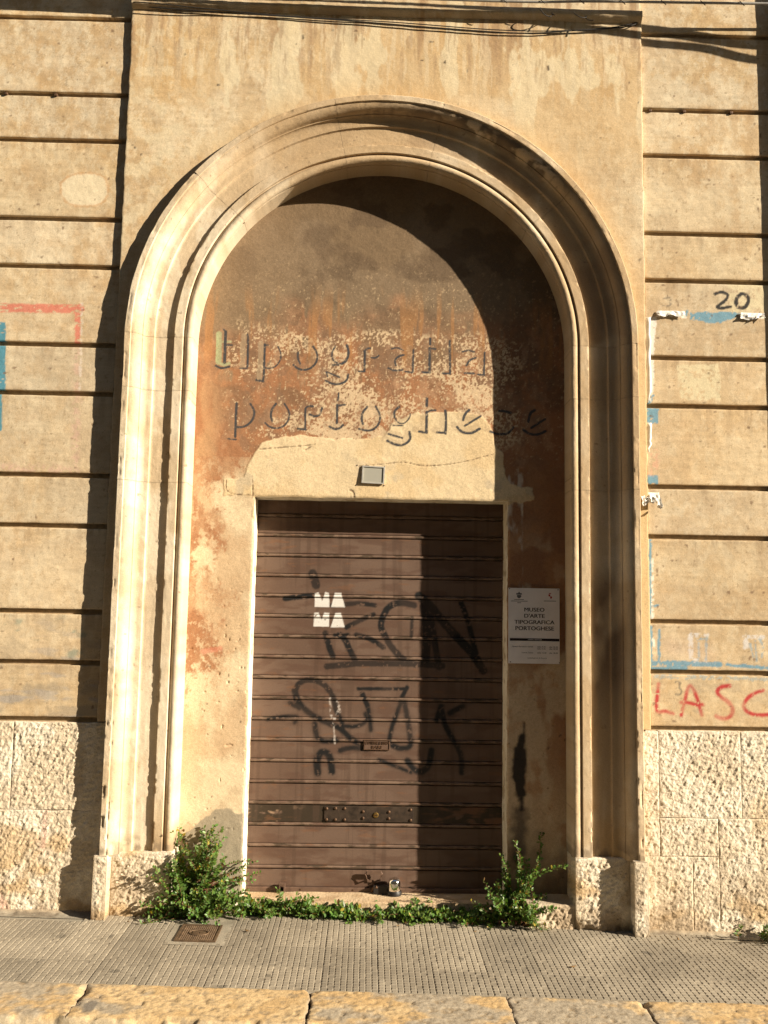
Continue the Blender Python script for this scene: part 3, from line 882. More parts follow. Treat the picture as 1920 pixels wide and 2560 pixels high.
# cement bed round the manhole
bx = lin(MH[0] - .045, MH[1] + .05, .009); by = lin(MH[2] - .04, .10, .009)
BX, BY = np.meshgrid(bx, by)
bed = grid('cement_bed', np.stack([BX, BY, -.0015 + (fbm(BX * 15, BY * 15, 3, 105) - .5) * .004], -1), M_PAVE, sidewalk, pave_paint(BX, BY) * 1.05)

# kerb of worn painted stones
kerb = empty('kerb'); kerb['kind'] = 'structure'; kerb.rotation_euler = (0, SLOPE, 0)
KJ = [-4.1, -3.2, -2.25, -1.215, -.220, .664, 1.278, 2.15, 3.1, 4.0]
for k in range(len(KJ) - 1):
    x0, x1 = KJ[k] + .0022, KJ[k + 1] - .0022
    ys = np.concatenate([[-.912, -.914, -.918], lin(-.926, -1.245, .009), [-1.252, -1.258, -1.262, -1.266, -1.27, -1.272, -1.272]])
    zd = np.concatenate([[-.10, -.008, -.002], np.zeros(len(lin(-.926, -1.245, .009))), [-.002, -.006, -.012, -.022, -.04, -.07, -.2]])
    xs = np.concatenate([[x0, x0, x0 + .003], lin(x0 + .009, x1 - .009, .009), [x1 - .003, x1, x1]])
    xd = np.zeros(len(xs)); xd[0] = xd[-1] = -.1; xd[1] = xd[-2] = -.004; xd[2] = xd[-3] = -.001
    X, Y = np.meshgrid(xs, ys)
    Z = np.minimum(zd[:, None], xd[None, :])
    e = np.minimum(X - x0, x1 - X)
    X = X + (fbm(Y * 18 + k, Y * 0, 3, 110 + k) - .5) * .024 * np.where(e < .05, 1, 0) * ss(.06, .0, e)
    Y = Y + (fbm(X * 12, X * 0 + k, 3, 120) - .5) * .018 * ss(.05, 0, np.abs(Y + .912))
    pit = ss(.64, .76, fbm(X * 30, Y * 30, 3, 111)) * .004 + ss(.66, .78, fbm(X * 60, Y * 60, 2, 112)) * .003
    chip = ss(.50, .72, fbm(X * 9, Y * 9, 3, 113)) * ss(.03, 0, e) * .012 + ss(.48, .7, fbm(X * 7, Y * 7 + 4, 3, 114)) * ss(-1.22, -1.262, Y) * .03
    Z = Z + (fbm(X * 3, Y * 3, 3, 115) - .5) * .004 + (fbm(X * 40, Y * 40, 2, 121) - .5) * .002 - pit - chip + .004
    cr = fbm(X * 2.4 + k * 3.3, Y * 3.5, 5, 116)
    c = np.ones(X.shape + (3,)) * A(.45, .31, .15)
    c = mix(c, A(.50, .365, .195), ss(.45, .6, fbm(X * 8, Y * 8, 4, 117)))
    bare = [.5, .5, .52, .68, .60, .42, .56, .52, .5][k]
    c = mix(c, A(.33, .28, .205), ss(bare - .06, bare + .05, cr * .75 + fbm(X * 14, Y * 14, 4, 118) * .25 + (.0 if k != 3 else ss(-1.12, -1.27, Y) * .0)))
    c = mix(c, A(.26, .19, .11), ss(.3, .8, pit / .006) * .8)
    c = mix(c, A(.24, .20, .15), ss(.012, .0, e) * .7)
    sc = fbm(X * 9, Y * 70, 4, 122, .6); c = c * (1 + (sc - .5) * .35)[..., None]
    c = mix(c, A(.20, .16, .11), ss(.62, .68, fbm(X * 45, Y * 45, 3, 123, .6)) * .6)
    gum = ss(.90, .93, vnoise(X * 7, Y * 7, 119))
    c = mix(c, A(.14, .125, .105), gum * .8)
    c = mix(c, A(.40, .33, .22), ss(-1.235, -1.268, Y) * .8)
    grid('kerb_stone', np.stack([X, Y, Z], -1), M_KERB, kerb, c, flip=True)

# ================================================================== THE BUILDING
building = empty('building', (0, 0, 0))
tag(building, 'ochre plastered building front with grooved courses and a tall moulded stone arch', 'building')

# core behind everything
M_CORE = plain('mortar core', (.34, .25, .15), .95)
core = MB()
core.box(-4.2, -1.46, .024, .62, -.3, 6.4).box(1.58, 4.2, .024, .62, -.3, 6.4).box(-1.46, 1.58, .46, .62, -.3, 6.4)
core.box(-1.46, 1.58, .20, .46, 4.75, 6.4)
core.build('wall_core', M_CORE, building)

GH = .0145                                        # half height of a groove
for sgn in (-1, 1):
    for k in range(len(GZ) - 1):
        z1, z0 = GZ[k] - GH, GZ[k + 1] + GH
        if sgn < 0: slab('plaster_course', -3.0, -1.5005, z0, z1, 0, .03, M_PLASTER, wall_paint, building, .0065, .004, seed=k)
        else: slab('plaster_course', 1.6235, 2.56, z0, z1, 0, .03, M_PLASTER, wall_paint, building, .0065, .004, seed=k + 40)

# flat panel round the arch
PXL, PXR = -1.5, 1.622
px = np.concatenate([[PXL, PXL, PXL + .0015], lin(PXL + .005, PXR - .005, .0068), [PXR - .0015, PXR, PXR]])
pz = np.concatenate([[1.07, 1.071], lin(1.078, 5.9, .0068)])
X, Z = np.meshgrid(px, pz)
d = np.zeros(len(px)); d[0] = d[-1] = 2; d[1] = d[-2] = 1; d[2] = d[-3] = .3
D = np.broadcast_to(d[None, :], X.shape)
und = (fbm(X * 3, Z * 3, 3, 91) - .5) * .006 + (fbm(X * 18, Z * 18, 3, 92) - .5) * .002
Y = np.where(D > 1.5, .03, -.023 + D * .004 + und)
edge = np.minimum(X - PXL, PXR - X)
X2 = X + (fbm(X * 2, Z * 16, 4, 93) - .5) * .010 * np.exp(-edge / .01) * np.sign(X)
rr = np.where(Z > ZC, np.hypot(X - CX, Z - ZC), np.abs(X - CX))
hole = rr < 1.488
keep = ~(hole[:-1, :-1] & hole[1:, :-1] & hole[:-1, 1:] & hole[1:, 1:])
grid('wall_panel', np.stack([X2, Y, Z], -1), M_PLASTER, building, panel_paint(X, Z), keep)

# ledge across the panel head
lx = lin(-1.498, 1.620, .012)
prof = [(-.02, 5.335), (-.034, 5.338), (-.047, 5.350), (-.056, 5.358), (-.058, 5.364), (-.058, 5.392), (-.055, 5.398), (-.02, 5.402)]
X = np.broadcast_to(lx[None, :], (len(prof), len(lx))); Yp = np.array([p[0] for p in prof])[:, None]; Zp = np.array([p[1] for p in prof])[:, None]
wv = (fbm(X * 3, X * 0 + 1, 3, 95) - .5) * .012
P = np.stack([X, Yp + (fbm(X * 20, Zp * 20, 2, 96) - .5) * .004, Zp + wv], -1)
grid('ledge', P, M_PLASTER, building, base_wall(P[..., 0], P[..., 2]) * .9, flip=True)

# pilaster of the next bay, just out of view on the right
slab('pilaster', 2.524, 3.3, -.1, 6.3, -.08, .03, M_PLASTER, base_wall, building, .03, .006)

# ---- moulded stone surround: profile (distance from arch axis, depth)
key = [(1.500, .03), (1.500, -.076), (1.496, -.080), (1.464, -.080), (1.461, -.076), (1.461, -.070)]
key += [(1.461 - .050 * math.sin(t), -.022 - .048 * math.cos(t)) for t in np.linspace(.15, 1.45, 8)]
key += [(1.408, -.022), (1.404, -.022)]
key += [(1.404 - .040 * (1 - math.cos(t)), -.020 + .026 * math.sin(t)) for t in np.linspace(.1, 1.5, 7)]
key += [(1.362, .006), (1.346, .008), (1.344, .012), (1.340, .019), (1.334, .021), (1.229, .021), (1.227, .018), (1.227, .002), (1.225, 0), (1.177, 0), (1.174, .003), (1.173, .020), (1.167, .020)]
key += [(1.142 + .025 * math.cos(t), .024 - .025 * math.sin(t)) for t in np.linspace(.25, 3.1, 14)]
key += [(1.117, .036), (1.129, .041), (1.129, .050), (1.1215, .054), (1.1205, .058), (1.121, .205)]
prof = [key[0]]
for a, b in zip(key[:-1], key[1:]):
    L = math.hypot(a[0] - b[0], a[1] - b[1]); n = max(1, int(round(L / .006)))
    for i in range(1, n + 1): prof.append((a[0] + (b[0] - a[0]) * i / n, a[1] + (b[1] - a[1]) * i / n))
prof = np.array(prof)
surround = empty('arch_surround', (0, 0, 0), building)
tag(surround, 'moulded limestone arch surround with roll and hollow mouldings')
def cap_rows(n):                                   # the end faces of a stone run back a little
    return n
def surround_stone(name, kind, a, b, side=0, seed=0):
    g = .0006
    if kind == 'arch':
        t = np.linspace(math.radians(a) + g / 1.3, math.radians(b) - g / 1.3, int(abs(math.radians(b - a)) * 1.35 / .008))
        t = np.concatenate([[t[0]], t, [t[-1]]])
        R = np.broadcast_to(prof[:, 0][None, :], (len(t), len(prof))); T = np.broadcast_to(t[:, None], R.shape)
    else:
        t = np.concatenate([[a + g], lin(a + g, b - g, .008), [b - g]])
        R = np.broadcast_to(prof[:, 0][None, :], (len(t), len(prof))); T = np.broadcast_to(t[:, None], R.shape)
    Y = np.broadcast_to(prof[:, 1][None, :], R.shape).copy()
    if kind == 'arch': X = CX + R * np.cos(T); Z = ZC + R * np.sin(T)
    else: X = CX + side * R; Z = T
    s = T * 1.4 if kind == 'arch' else Z
    # wear: slight waviness, chipped arrises
    nn = (fbm(s * 9 + seed, R * 40, 3, 130 + seed) - .5) * .0022 + (fbm(s * 40, R * 90, 2, 131) - .5) * .0014
    chip = ss(.56, .72, fbm(s * 13 + seed * 3, R * 6, 4, 132)) * ss(.016, 0, np.abs(R - 1.490)) * .010
    chip += ss(.60, .72, fbm(s * 22 + seed, R * 6, 3, 133)) * ss(.008, 0, np.abs(R - 1.462)) * .006
    chip += ss(.62, .74, fbm(s * 26 + seed, R * 6, 3, 134)) * ss(.008, 0, np.abs(R - 1.226)) * .006
    low = ss(1.5, .4, Z) if kind != 'arch' else 0
    chip = chip * (.45 + 1.2 * low)
    outer = R > 1.4995
    Y = Y + np.where(outer & (Y > -.07), 0, nn + chip)
    R2 = R - np.where(np.abs(R - 1.5) < .006, chip * .6 + (fbm(s * 7, s * 0 + seed, 4, 135) - .5) * .004, 0) + nn * .4
    if kind == 'arch': X = CX + R2 * np.cos(T); Z = ZC + R2 * np.sin(T)
    else: X = CX + side * R2
    Y[0] = Y[0] + .02; Y[-1] = Y[-1] + .02
    c = stone_paint(X, Z, R)
    bed = ss(.006, 0, np.minimum(np.abs(T - T[0, 0]), np.abs(T - T[-1, 0])) * (1.3 if kind == 'arch' else 1))
    c = mix(c, A(.30, .23, .15), bed * .22)
    flip = (kind == 'arch') or side > 0
    return grid(name, np.stack([X, Y, Z], -1), M_STONE, surround, c, flip=not flip, angle=32)
for k, (a, b) in enumerate([(0, 40), (40, 76.5), (76.5, 102), (102, 139), (139, 180)]):
    surround_stone('voussoir', 'arch', a, b, 0, k)
for side in (-1, 1):
    for k, (a, b) in enumerate([(.355, 2.432), (2.432, 2.975), (2.975, ZC)]):
        surround_stone('jamb_stone', 'jamb', a, b, side, 10 + k + side * 3)

# ---- hammered foot of the wall
def tooled(amp=.0095, margin=.022):
    def f(X, Z, ed):
        u = (X * .82 + Z * .57); v = (-X * .57 + Z * .82)
        h = fbm(u * 38, v * 78, 3, 141, .6); h2 = fbm(u * 80, v * 130, 2, 142)
        g = 1 - np.abs(fbm(u * 34 + 9, v * 66, 2, 143) - .5) * 4
        k = ss(.25, .75, h) * .55 + h2 * .45 + np.clip(g, 0, 1) * .25
        fade = ss(margin * .25, margin * (.8 + 1.2 * fbm(X * 20, Z * 20, 2, 144)), ed)
        return -amp * (k - .45) * fade
    return f
def foot(x0, x1, z0, z1, margin=.02, seed=0):
    slab('base_stone', x0 + .0008, x1 - .0008, z0 + .0008, z1 - .0008, -.002, .06, M_ROUGH, rough_paint, building, .0052, .0022, tooled(margin=margin * .55), .004, seed)
foot(-3.0, -1.965, .580, 1.060, .016, 1); foot(-1.965, -1.445, .580, 1.060, .016, 2); foot(-3.0, -1.445, -.15, .580, .012, 3)
foot(1.550, 1.668, .372, 1.060, .010, 4); foot(1.668, 2.135, .582, 1.064, .022, 5); foot(2.135, 2.75, .582, 1.064, .022, 6)
foot(1.668, 2.000, .372, .582, .008, 7); foot(2.000, 2.75, -.15, .582, .010, 8); foot(1.55, 1.850, -.15, .372, .008, 9); foot(1.850, 2.000, -.15, .372, .006, 10)

# ---- plinth blocks under the surround: stepped plan, hammered faces with a smooth margin
def plinth(side):
    if side < 0: plan = [(-1.462, .05), (-1.462, -.09), (-1.386, -.09), (-1.386, -.012), (-1.052, -.012), (-1.052, .20)]
    else: plan = [(1.188, .20), (1.188, -.012), (1.494, -.012), (1.494, -.09), (1.574, -.09), (1.574, .05)]
    pts, nrm, ed = [], [], []
    for (a, b) in zip(plan[:-1], plan[1:]):
        L = math.hypot(b[0] - a[0], b[1] - a[1]); n = max(2, int(L / .0058))
        nx, ny = (b[1] - a[1]) / L, -(b[0] - a[0]) / L
        for i in range(n + 1):
            t = i / n; e = min(t, 1 - t) * L
            ins = .004 * max(0, 1 - e / .004)
            pts.append((a[0] + (b[0] - a[0]) * t - nx * ins * .6, a[1] + (b[1] - a[1]) * t - ny * ins * .6)); nrm.append((nx, ny)); ed.append(e)
    pts = np.array(pts); nrm = np.array(nrm); ed = np.array(ed)
    if side < 0 or True: nrm = nrm
    zt = .362
    zs = np.concatenate([lin(-.12, zt - .006, .0058), [zt - .002, zt, zt + .001]])
    ins = np.concatenate([np.zeros(len(lin(-.12, zt - .006, .0058))), [.002, .006, .07]])
    S = np.cumsum(np.concatenate([[0], np.hypot(*(pts[1:] - pts[:-1]).T)]))
    SS, ZZ = np.meshgrid(S, zs)
    E = np.minimum(np.broadcast_to(ed[None, :], SS.shape), zt - ZZ)
    cen = np.array([pts[:, 0].mean(), .08])
    N = nrm.copy()
    k = tooled(.013, .024)(SS + side * 5, ZZ, E)
    off = -k - ins[:, None] - (.035 * ss(.05, -.06, ZZ) * ss(.4, .7, fbm(SS * 8, ZZ * 8, 3, 150)))
    X = pts[None, :, 0] + N[None, :, 0] * off; Y = pts[None, :, 1] + N[None, :, 1] * off
    top = ZZ + (fbm(SS * 10, SS * 0, 3, 151) - .5) * .010 * (ZZ > zt - .01)
    c = rough_paint(X, top)
    c = mix(c, A(.2, .15, .1), ss(.08, -.02, ZZ) * .5)
    grid('plinth_stone', np.stack([X, Y, top], -1), M_ROUGH, building, c)
plinth(-1); plinth(1)

# ---- infill wall of the arch, with the door opening cut in it
DX0, DX1, DZ = -.687, .836, 2.383
xs = np.concatenate([lin(CX - 1.135, DX0, .0046)[:-1], lin(DX0, DX1, .0046), lin(DX1, CX + 1.135, .0046)[1:]])
zs = np.concatenate([lin(-.1, DZ, .0046)[:-1], lin(DZ, ZC + 1.14, .0046)])
X, Z = np.meshgrid(xs, zs)
rr = np.where(Z > ZC, np.hypot(X - CX, Z - ZC), np.abs(X - CX))
out = rr > 1.133
keep = ~(out[:-1, :-1] & out[1:, :-1] & out[:-1, 1:] & out[1:, 1:])
xm = (xs[:-1] + xs[1:]) / 2; zm = (zs[:-1] + zs[1:]) / 2
keep &= ~(((xm > DX0) & (xm < DX1))[None, :] & (zm < DZ)[:, None])
pt = marks(X, Z, PATCH, .006, .010, 25)
jam = ss(2.5, 1.2, Z)
Y = .19 + (fbm(X * 4, Z * 4, 3, 161) - .5) * .006 + (fbm(X * 24, Z * 24, 3, 162) - .5) * .0016 - pt * .003
Y = Y + speck(X, Z, 36, .84, 163) * jam * .004 + marks(X, Z, CRACKS, .003, .004, 90) * .003
od = np.maximum(np.maximum(DX0 - X, X - DX1), Z - DZ)
Y = Y + ss(.010, 0, od) * .004
Xw = X + (fbm(X * 2, Z * 11, 4, 164) - .5) * .012 * ss(.02, 0, np.minimum(np.abs(X - DX0), np.abs(X - DX1))) * (Z < DZ + .01)
Zw = Z + (fbm(X * 9, Z * 2, 3, 165) - .5) * .010 * ss(.02, 0, np.abs(Z - DZ)) * ((X > DX0 - .01) & (X < DX1 + .01))
edgeX, edgeY, edgeZ = Xw, Y, Zw
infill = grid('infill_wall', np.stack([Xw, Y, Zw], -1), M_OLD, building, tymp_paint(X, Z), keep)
tag(infill, 'rust and cream flaking plaster with the worn painted words tipografia portoghese')

def reveal_col(x, z):
    c = np.ones(x.shape + (3,)) * A(.72, .66, .54)
    c = mix(c, A(.64, .56, .42), ss(.45, .65, fbm(x * 14, z * 6, 4, 171)))
    return mix(c, A(.34, .25, .15), ss(.6, .75, fbm(x * 20, z * 20, 4, 172)) * .7)
i0 = int(np.argmin(np.abs(xs - DX0))); i1 = int(np.argmin(np.abs(xs - DX1))); jz = int(np.argmin(np.abs(zs - DZ)))
ye = np.linspace(0, 1, 26)
for i, fl in ((i0, True), (i1, False)):
    ex, ey, ez = edgeX[:jz + 1, i], edgeY[:jz + 1, i], edgeZ[:jz + 1, i]
    base = DX0 if i == i0 else DX1
    YY = ey[:, None] + (.44 - ey[:, None]) * ye[None, :]
    XX = base + (ex - base)[:, None] * (1 - ye[None, :]) + (fbm(YY * 20, ez[:, None] * 9, 3, 173) - .5) * .004 * ss(0, .3, ye)[None, :]
    ZZ = np.broadcast_to(ez[:, None], YY.shape)
    grid('door_reveal', np.stack([XX, YY, ZZ], -1), M_PLASTER, building, reveal_col(YY, ZZ), flip=not fl)
ex, ey, ez = edgeX[jz, i0:i1 + 1], edgeY[jz, i0:i1 + 1], edgeZ[jz, i0:i1 + 1]
YY = ey[:, None] + (.44 - ey[:, None]) * ye[None, :]; XX = np.broadcast_to(ex[:, None], YY.shape)
ZZ = DZ + (ez - DZ)[:, None] * (1 - ye[None, :]) + 0 * YY
grid('door_lintel', np.stack([XX, YY, ZZ], -1), M_PLASTER, building, reveal_col(XX, YY), flip=True)

# ---- threshold and step stones
def top_slab(name, x0, x1, y0, y1, z0, z1, amp, paint, seed=0, fall=0.0):
    """a low block: hammered front and worn top in one lattice running up the front and back over the top"""
    zs_ = lin(z0, z1 - .006, .0058); yt = lin(y0 + .008, y1, .0058)
    sy_ = np.concatenate([np.full(len(zs_), y0), [y0 + .001, y0 + .004], yt]); sz_ = np.concatenate([zs_, [z1 - .002, z1], np.full(len(yt), z1)])
    xs_ = np.concatenate([[x0, x0], lin(x0 + .004, x1 - .004, .0058), [x1, x1]])
    X, Y = np.meshgrid(xs_, sy_); Z = np.broadcast_to(sz_[:, None], X.shape).copy()
    ed = np.minimum(X - x0, x1 - X)
    front = (np.arange(len(sy_)) < len(zs_))[:, None]
    k = tooled(amp, .012)(X + seed, Z + Y, np.minimum(ed, np.where(front, z1 - Z, .05)))
    Y = np.where(front, Y + k, Y)
    Z = np.where(front, Z, Z + (fbm(X * 8, Y * 8, 3, 181 + seed) - .5) * .008 + k * .15)
    Z = Z - fall * (X - x0)
    Z[:, 0] -= .2; Z[:, -1] -= .2
    Z = np.where((np.arange(len(xs_)) == 0)[None, :] | (np.arange(len(xs_)) == len(xs_) - 1)[None, :], Z, Z)
    return grid(name, np.stack([X, Y, Z], -1), M_ROUGH, building, paint(X, Z + Y * .5))
def sill_paint(x, z):
    c = np.ones(x.shape + (3,)) * A(.52, .40, .26)
    c = mix(c, A(.43, .31, .19), ss(.45, .62, fbm(x * 6, z * 20, 4, 183)))
    return c
top_slab('door_sill', -.70, .85, .175, .46, -.1, .052, .002, sill_paint, 3)
top_slab('step_stone', .925, 1.186, .004, .24, -.15, .104, .014, rough_paint, 4)
top_slab('step_stone', -.812, -.688, .075, .24, -.1, .074, .014, rough_paint, 5)

# ---- roller shutter
shutter = empty('roller_shutter', (0, .37, .05), building)
tag(shutter, 'brown ribbed roller shutter covered with black spray graffiti, white letters MA MA')
SH_Y = .37
pitch = .1235
zb = .078
xs = np.concatenate([[DX0 - .02], lin(DX0 - .015, DX1 + .015, .0048), [DX1 + .02]])
def slat_profile():
    # from the bottom: flat face, narrow groove, rounded bead, groove
    p = [(0, .004), (.0012, .0005), (.003, 0)]
    p += [(h, 0) for h in np.linspace(.008, .096, 19)]
    p += [(.0978, .0004), (.0986, .004), (.0992, .012), (.1020, .012), (.1026, .004)]
    p += [(.1034, -.001), (.1045, -.004), (.107, -.0058), (.1105, -.0062), (.114, -.0060), (.1175, -.0050), (.1198, -.003), (.1210, .0)]
    p += [(.1216, .004), (.1222, .012), (.1234, .012)]
    return np.array(p)
sp = slat_profile()
def steel_paint(x, z, k, lock):
    c = np.ones(x.shape + (3,)) * A(.118, .074, .053)
    c = mix(c, A(.138, .090, .066), ss(.4, .62, fbm(x * 3, z * 10, 4, 191)))
    c = mix(c, A(.098, .056, .039), ss(.5, .68, fbm(x * 7, z * 22, 4, 192)) * .7)
    h = z - zb - k * pitch
    bead = ss(.099, .102, h)
    c = mix(c, A(.165, .110, .078), bead * ss(.38, .6, fbm(x * 18, z * 60, 4, 193)))
    c = mix(c, A(.05, .035, .022), ss(.58, .68, fbm(x * 16, z * 60, 4, 194)) * bead * .8)
    c = mix(c, A(.07, .04, .025), ss(.012, 0, np.abs(h - .1)) * ss(.5, .64, fbm(x * 7, z * 12, 4, 195)) * .7)
    if lock:
        c = mix(c, A(.040, .028, .018), (1 - bead) * ss(.84, .74, fbm(x * 14, z * 34, 4, 196) + .22 * ss(.32, .8, x)))
        c = mix(c, A(.30, .2, .13), (1 - bead) * ss(.66, .72, fbm(x * 20, z * 45, 4, 197)) * ss(-.3, -.6, x))
        c = mix(c, A(.14, .07, .04), (1 - bead) * ss(.45, .62, fbm(x * 9, z * 30, 4, 198)) * ss(.35, .5, x))
    run = ss(.56, .70, fbm(x * 30, z * 1.4, 4, 203)); c = mix(c, A(.075, .046, .032), run * .45)
    c = mix(c, A(.17, .08, .04), ss(.72, .80, fbm(x * 9, z * 40, 4, 204)) * .4)
    flk = fbm(x * 55, z * 55, 4, 199)
    wear = ss(.76, .66, flk + bead * .12)
    spray = np.maximum(marks(x, z, SPRAY_A, .006, .002, grow=1.25), marks(x, z, SPRAY_B, .009, .002))
    halo = marks(x, z, SPRAY_B, .03, 0, grow=1.2)
    c = mix(c, A(.02, .019, .018), halo * .28)
    c = mix(c, A(.012, .0115, .0115), spray * wear * (.80 + .2 * ss(.4, .6, fbm(x * 8, z * 8, 2, 200))))
    c = mix(c, A(.62, .60, .57), marks(x, z, WHITE_MA, .003, .0015) * ss(.86, .76, flk))
    c = mix(c, A(.45, .40, .36), marks(x, z, WHITE_DRIP, .004, .004) * ss(.62, .5, flk) * .8)
    return c
for k in range(19):
    X, H = np.meshgrid(xs, sp[:, 0]); Y = np.broadcast_to(sp[:, 1][:, None], X.shape).copy()
    Z = zb + k * pitch + H
    Y = SH_Y + Y + (fbm(X * 2.5, Z * 6, 3, 201) - .5) * .004 * ss(.0, .03, H) * ss(.1, .07, H)
    o = grid('slat', np.stack([X, Y, Z], -1), M_STEEL, None, steel_paint(X, Z, k, k == 4 and False or abs(zb + k * pitch - .449) < .05))
    o.parent = shutter; o.matrix_parent_inverse = Matrix.Translation((0, -.37, -.05))
INV = Matrix.Translation((0, -.37, -.05))
def part(o, label=None):
    o.parent = shutter; o.matrix_parent_inverse = INV
    if label: o['label'] = label
    return o
M_BROWN = plain('brown enamel', (.118, .072, .050), .5, 0, .4, .2, 30, .1, .001)
M_DARK = plain('rusty dark steel', (.045, .03, .02), .6, .3, .4, .5, 25, .3, .001)
M_RUST = plain('rusted rivet', (.10, .055, .03), .6, .4, .4, .4, 60, .2, .001)
M_BRASS = plain('worn brass', (.35, .22, .07), .4, .9, .5, .3, 60, .1, .001)
part(MB().box(DX0 - .02, DX1 + .02, .352, .392, .052, .077).build('bottom_bar', M_BROWN, bevel=.003))
zl = zb + 3 * pitch
part(MB().box(-.233, .30, .3655, .3705, zl + .006, zl + .094).build('lock_plate', M_DARK, bevel=.0015), 'dark riveted steel lock plate')
for x, zz in [(-.218, .018), (-.218, .081), (-.165, .018), (-.165, .083), (-.11, .018), (-.11, .083), (.0, .028), (.0, .066), (.155, .028), (.155, .066), (.285, .02), (.285, .08)]:
    part(MB().lathe((x, .3655, zl + zz), [(.009, 0), (.009, .002), (.0065, .005), (.002, .0065)], 10, 'y').build('rivet', M_RUST, smooth=True))
part(MB().lathe((.077, .3655, zl + .047), [(.016, 0), (.016, .004), (.013, .0055), (.004, .0055)], 16, 'y').build('keyhole_disc', M_BRASS, smooth=True))
part(MB().box(.067, .087, .3575, .3598, zl + .0455, zl + .0485).build('key_slot', M_DARK))
for x in (-.36, -.05, .42, .70):
    part(MB().lathe((x, .352, .066), [(.006, 0), (.005, .003), (.001, .004)], 8, 'y').build('rivet', M_RUST, smooth=True))
part(MB().tube([(.034, .366, .121), (.030, .345, .124), (.022, .338, .165), (.028, .338, .178), (.112, .338, .178), (.119, .338, .165), (.106, .345, .124), (.102, .366, .121)], .0055, 8).box(.028, .114, .333, .343, .160, .181).box(.033, .107, .362, .369, .108, .122).build('pull_handle', M_BROWN, smooth=True))
part(MB().box(-.485, -.452, .318, .354, .056, .064).box(-.485, -.452, .318, .354, .096, .104).box(-.485, -.478, .318, .354, .064, .096).box(-.459, -.452, .318, .354, .064, .096).build('bolt_guide', M_BROWN))
# maker's plate
zn = .876
pl = MB().box(-.005, .155, .364, .3705, zn, zn + .062).build('maker_plate', M_BROWN, bevel=.002); part(pl)
fr = MB()
for a in ((-.003, .153, .361, .3645, zn + .001, zn + .005), (-.003, .153, .361, .3645, zn + .057, zn + .061), (-.003, .001, .361, .3645, zn + .005, zn + .057), (.149, .153, .361, .3645, zn + .005, zn + .057)): fr.box(*a)
part(fr.build('plate_rim', M_RUST))

# lettering helper: outline text to flat meshes standing in a wall plane
def text_mesh(name, body, x0, x1, z0, z1, y, mat, parent, bold=0.0, thick=0.0):
    cu = bpy.data.curves.new('lettering', 'FONT'); cu.body = body; cu.size = 1; cu.offset = bold; cu.resolution_u = 3
    ob = bpy.data.objects.new('lettering', cu); COL.objects.link(ob)
    dg = bpy.context.evaluated_depsgraph_get(); dg.update()
    me = bpy.data.meshes.new_from_object(ob.evaluated_get(dg))
    n = len(me.vertices); co = np.empty(n * 3, np.float32); me.vertices.foreach_get('co', co); co = co.reshape(-1, 3)
    a, b = co[:, :2].min(0), co[:, :2].max(0)
    u = (co[:, 0] - a[0]) / (b[0] - a[0]); v = (co[:, 1] - a[1]) / (b[1] - a[1])
    V = np.stack([x0 + u * (x1 - x0), np.full(n, y), z0 + v * (z1 - z0)], -1)
    F = [tuple(p.vertices) for p in me.polygons]
    bpy.data.objects.remove(ob); bpy.data.curves.remove(cu); bpy.data.meshes.remove(me)
    m2 = bpy.data.meshes.new(name); m2.from_pydata([tuple(q) for q in V], [], F); m2.materials.append(mat)
    m2.update()
    o = link(name, m2, parent)
    if thick:
        s = o.modifiers.new('relief', 'SOLIDIFY'); s.thickness = thick; s.offset = 0
    return o
part(text_mesh('raised_lettering', 'COTESSE & LISO', .006, .144, zn + .034, zn + .052, .3625, M_RUST, None, .01, .003))
part(text_mesh('raised_lettering', 'BARI', .045, .105, zn + .010, zn + .026, .3625, M_RUST, None, .01, .003))

# ================================================================== THINGS ON THE FRONT
# museum notice
M_SHEET = plain('printed plastic sheet', (.80, .75, .73), .35, 0, .5, .06, 14, .03, .0005)
M_INK = plain('black ink', (.02, .014, .016), .6, 0, .2, .1, 30, .0, .001)
M_REDINK = plain('red ink', (.42, .05, .05), .6, 0, .2, .1, 30, .0, .001)
M_GREYINK = plain('grey ink', (.12, .12, .13), .6, 0, .2, .2, 30, .0, .001)
SX0, SZ1, SW, SHH = .840, 1.861, .305, .444
notice = empty('museum_notice', (SX0 + SW / 2, .18, SZ1 - SHH))
tag(notice, 'white printed museum notice sheet screwed to the wall right of the shutter', 'notice')
NI = Matrix.Translation(notice.location).inverted()
def npart(o): o.parent = notice; o.matrix_parent_inverse = NI; return o
npart(MB().box(SX0, SX0 + SW, .1765, .1805, SZ1 - SHH, SZ1).build('sheet', M_SHEET))
def sq(x, y): return SX0 + (x - 245) / 1070 * SW, SZ1 - (y - 250) / 1565 * SHH
def stext(body, xa, ya, xb, yb, mat=M_INK, bold=0.0, y=.1760):
    x0, z1 = sq(xa, ya); x1, z0 = sq(xb, yb)
    return npart(text_mesh('lettering', body, x0, x1, z0, z1, y, mat, None, bold))
for dx, yy in ((-3, .1760), (3, .17585)):              # two passes of ink make the heavy face
    stext('MUSEO', 580 + dx, 658, 998 + dx, 738, y=yy); stext("D'ARTE", 580 + dx, 786, 1003 + dx, 866, y=yy)
    stext('TIPOGRAFICA', 372 + dx, 917, 1207 + dx, 997, y=yy); stext('PORTOGHESE', 395 + dx, 1045, 1197 + dx, 1127, y=yy)
x0, z1 = sq(277, 1295); x1, z0 = sq(1308, 1348)
npart(MB().box(x0, x1, .1758, .1764, z0, z1).build('black_bar', M_INK))
stext('ORARIO APERTURA', 650, 1308, 945, 1334, M_SHEET, 0, .1754)
stext('Martedì, Mercoledì e Giovedì', 325, 1450, 760, 1485); stext('dalle 9.30', 848, 1450, 1020, 1482); stext('alle 12.30', 1098, 1452, 1275, 1484)
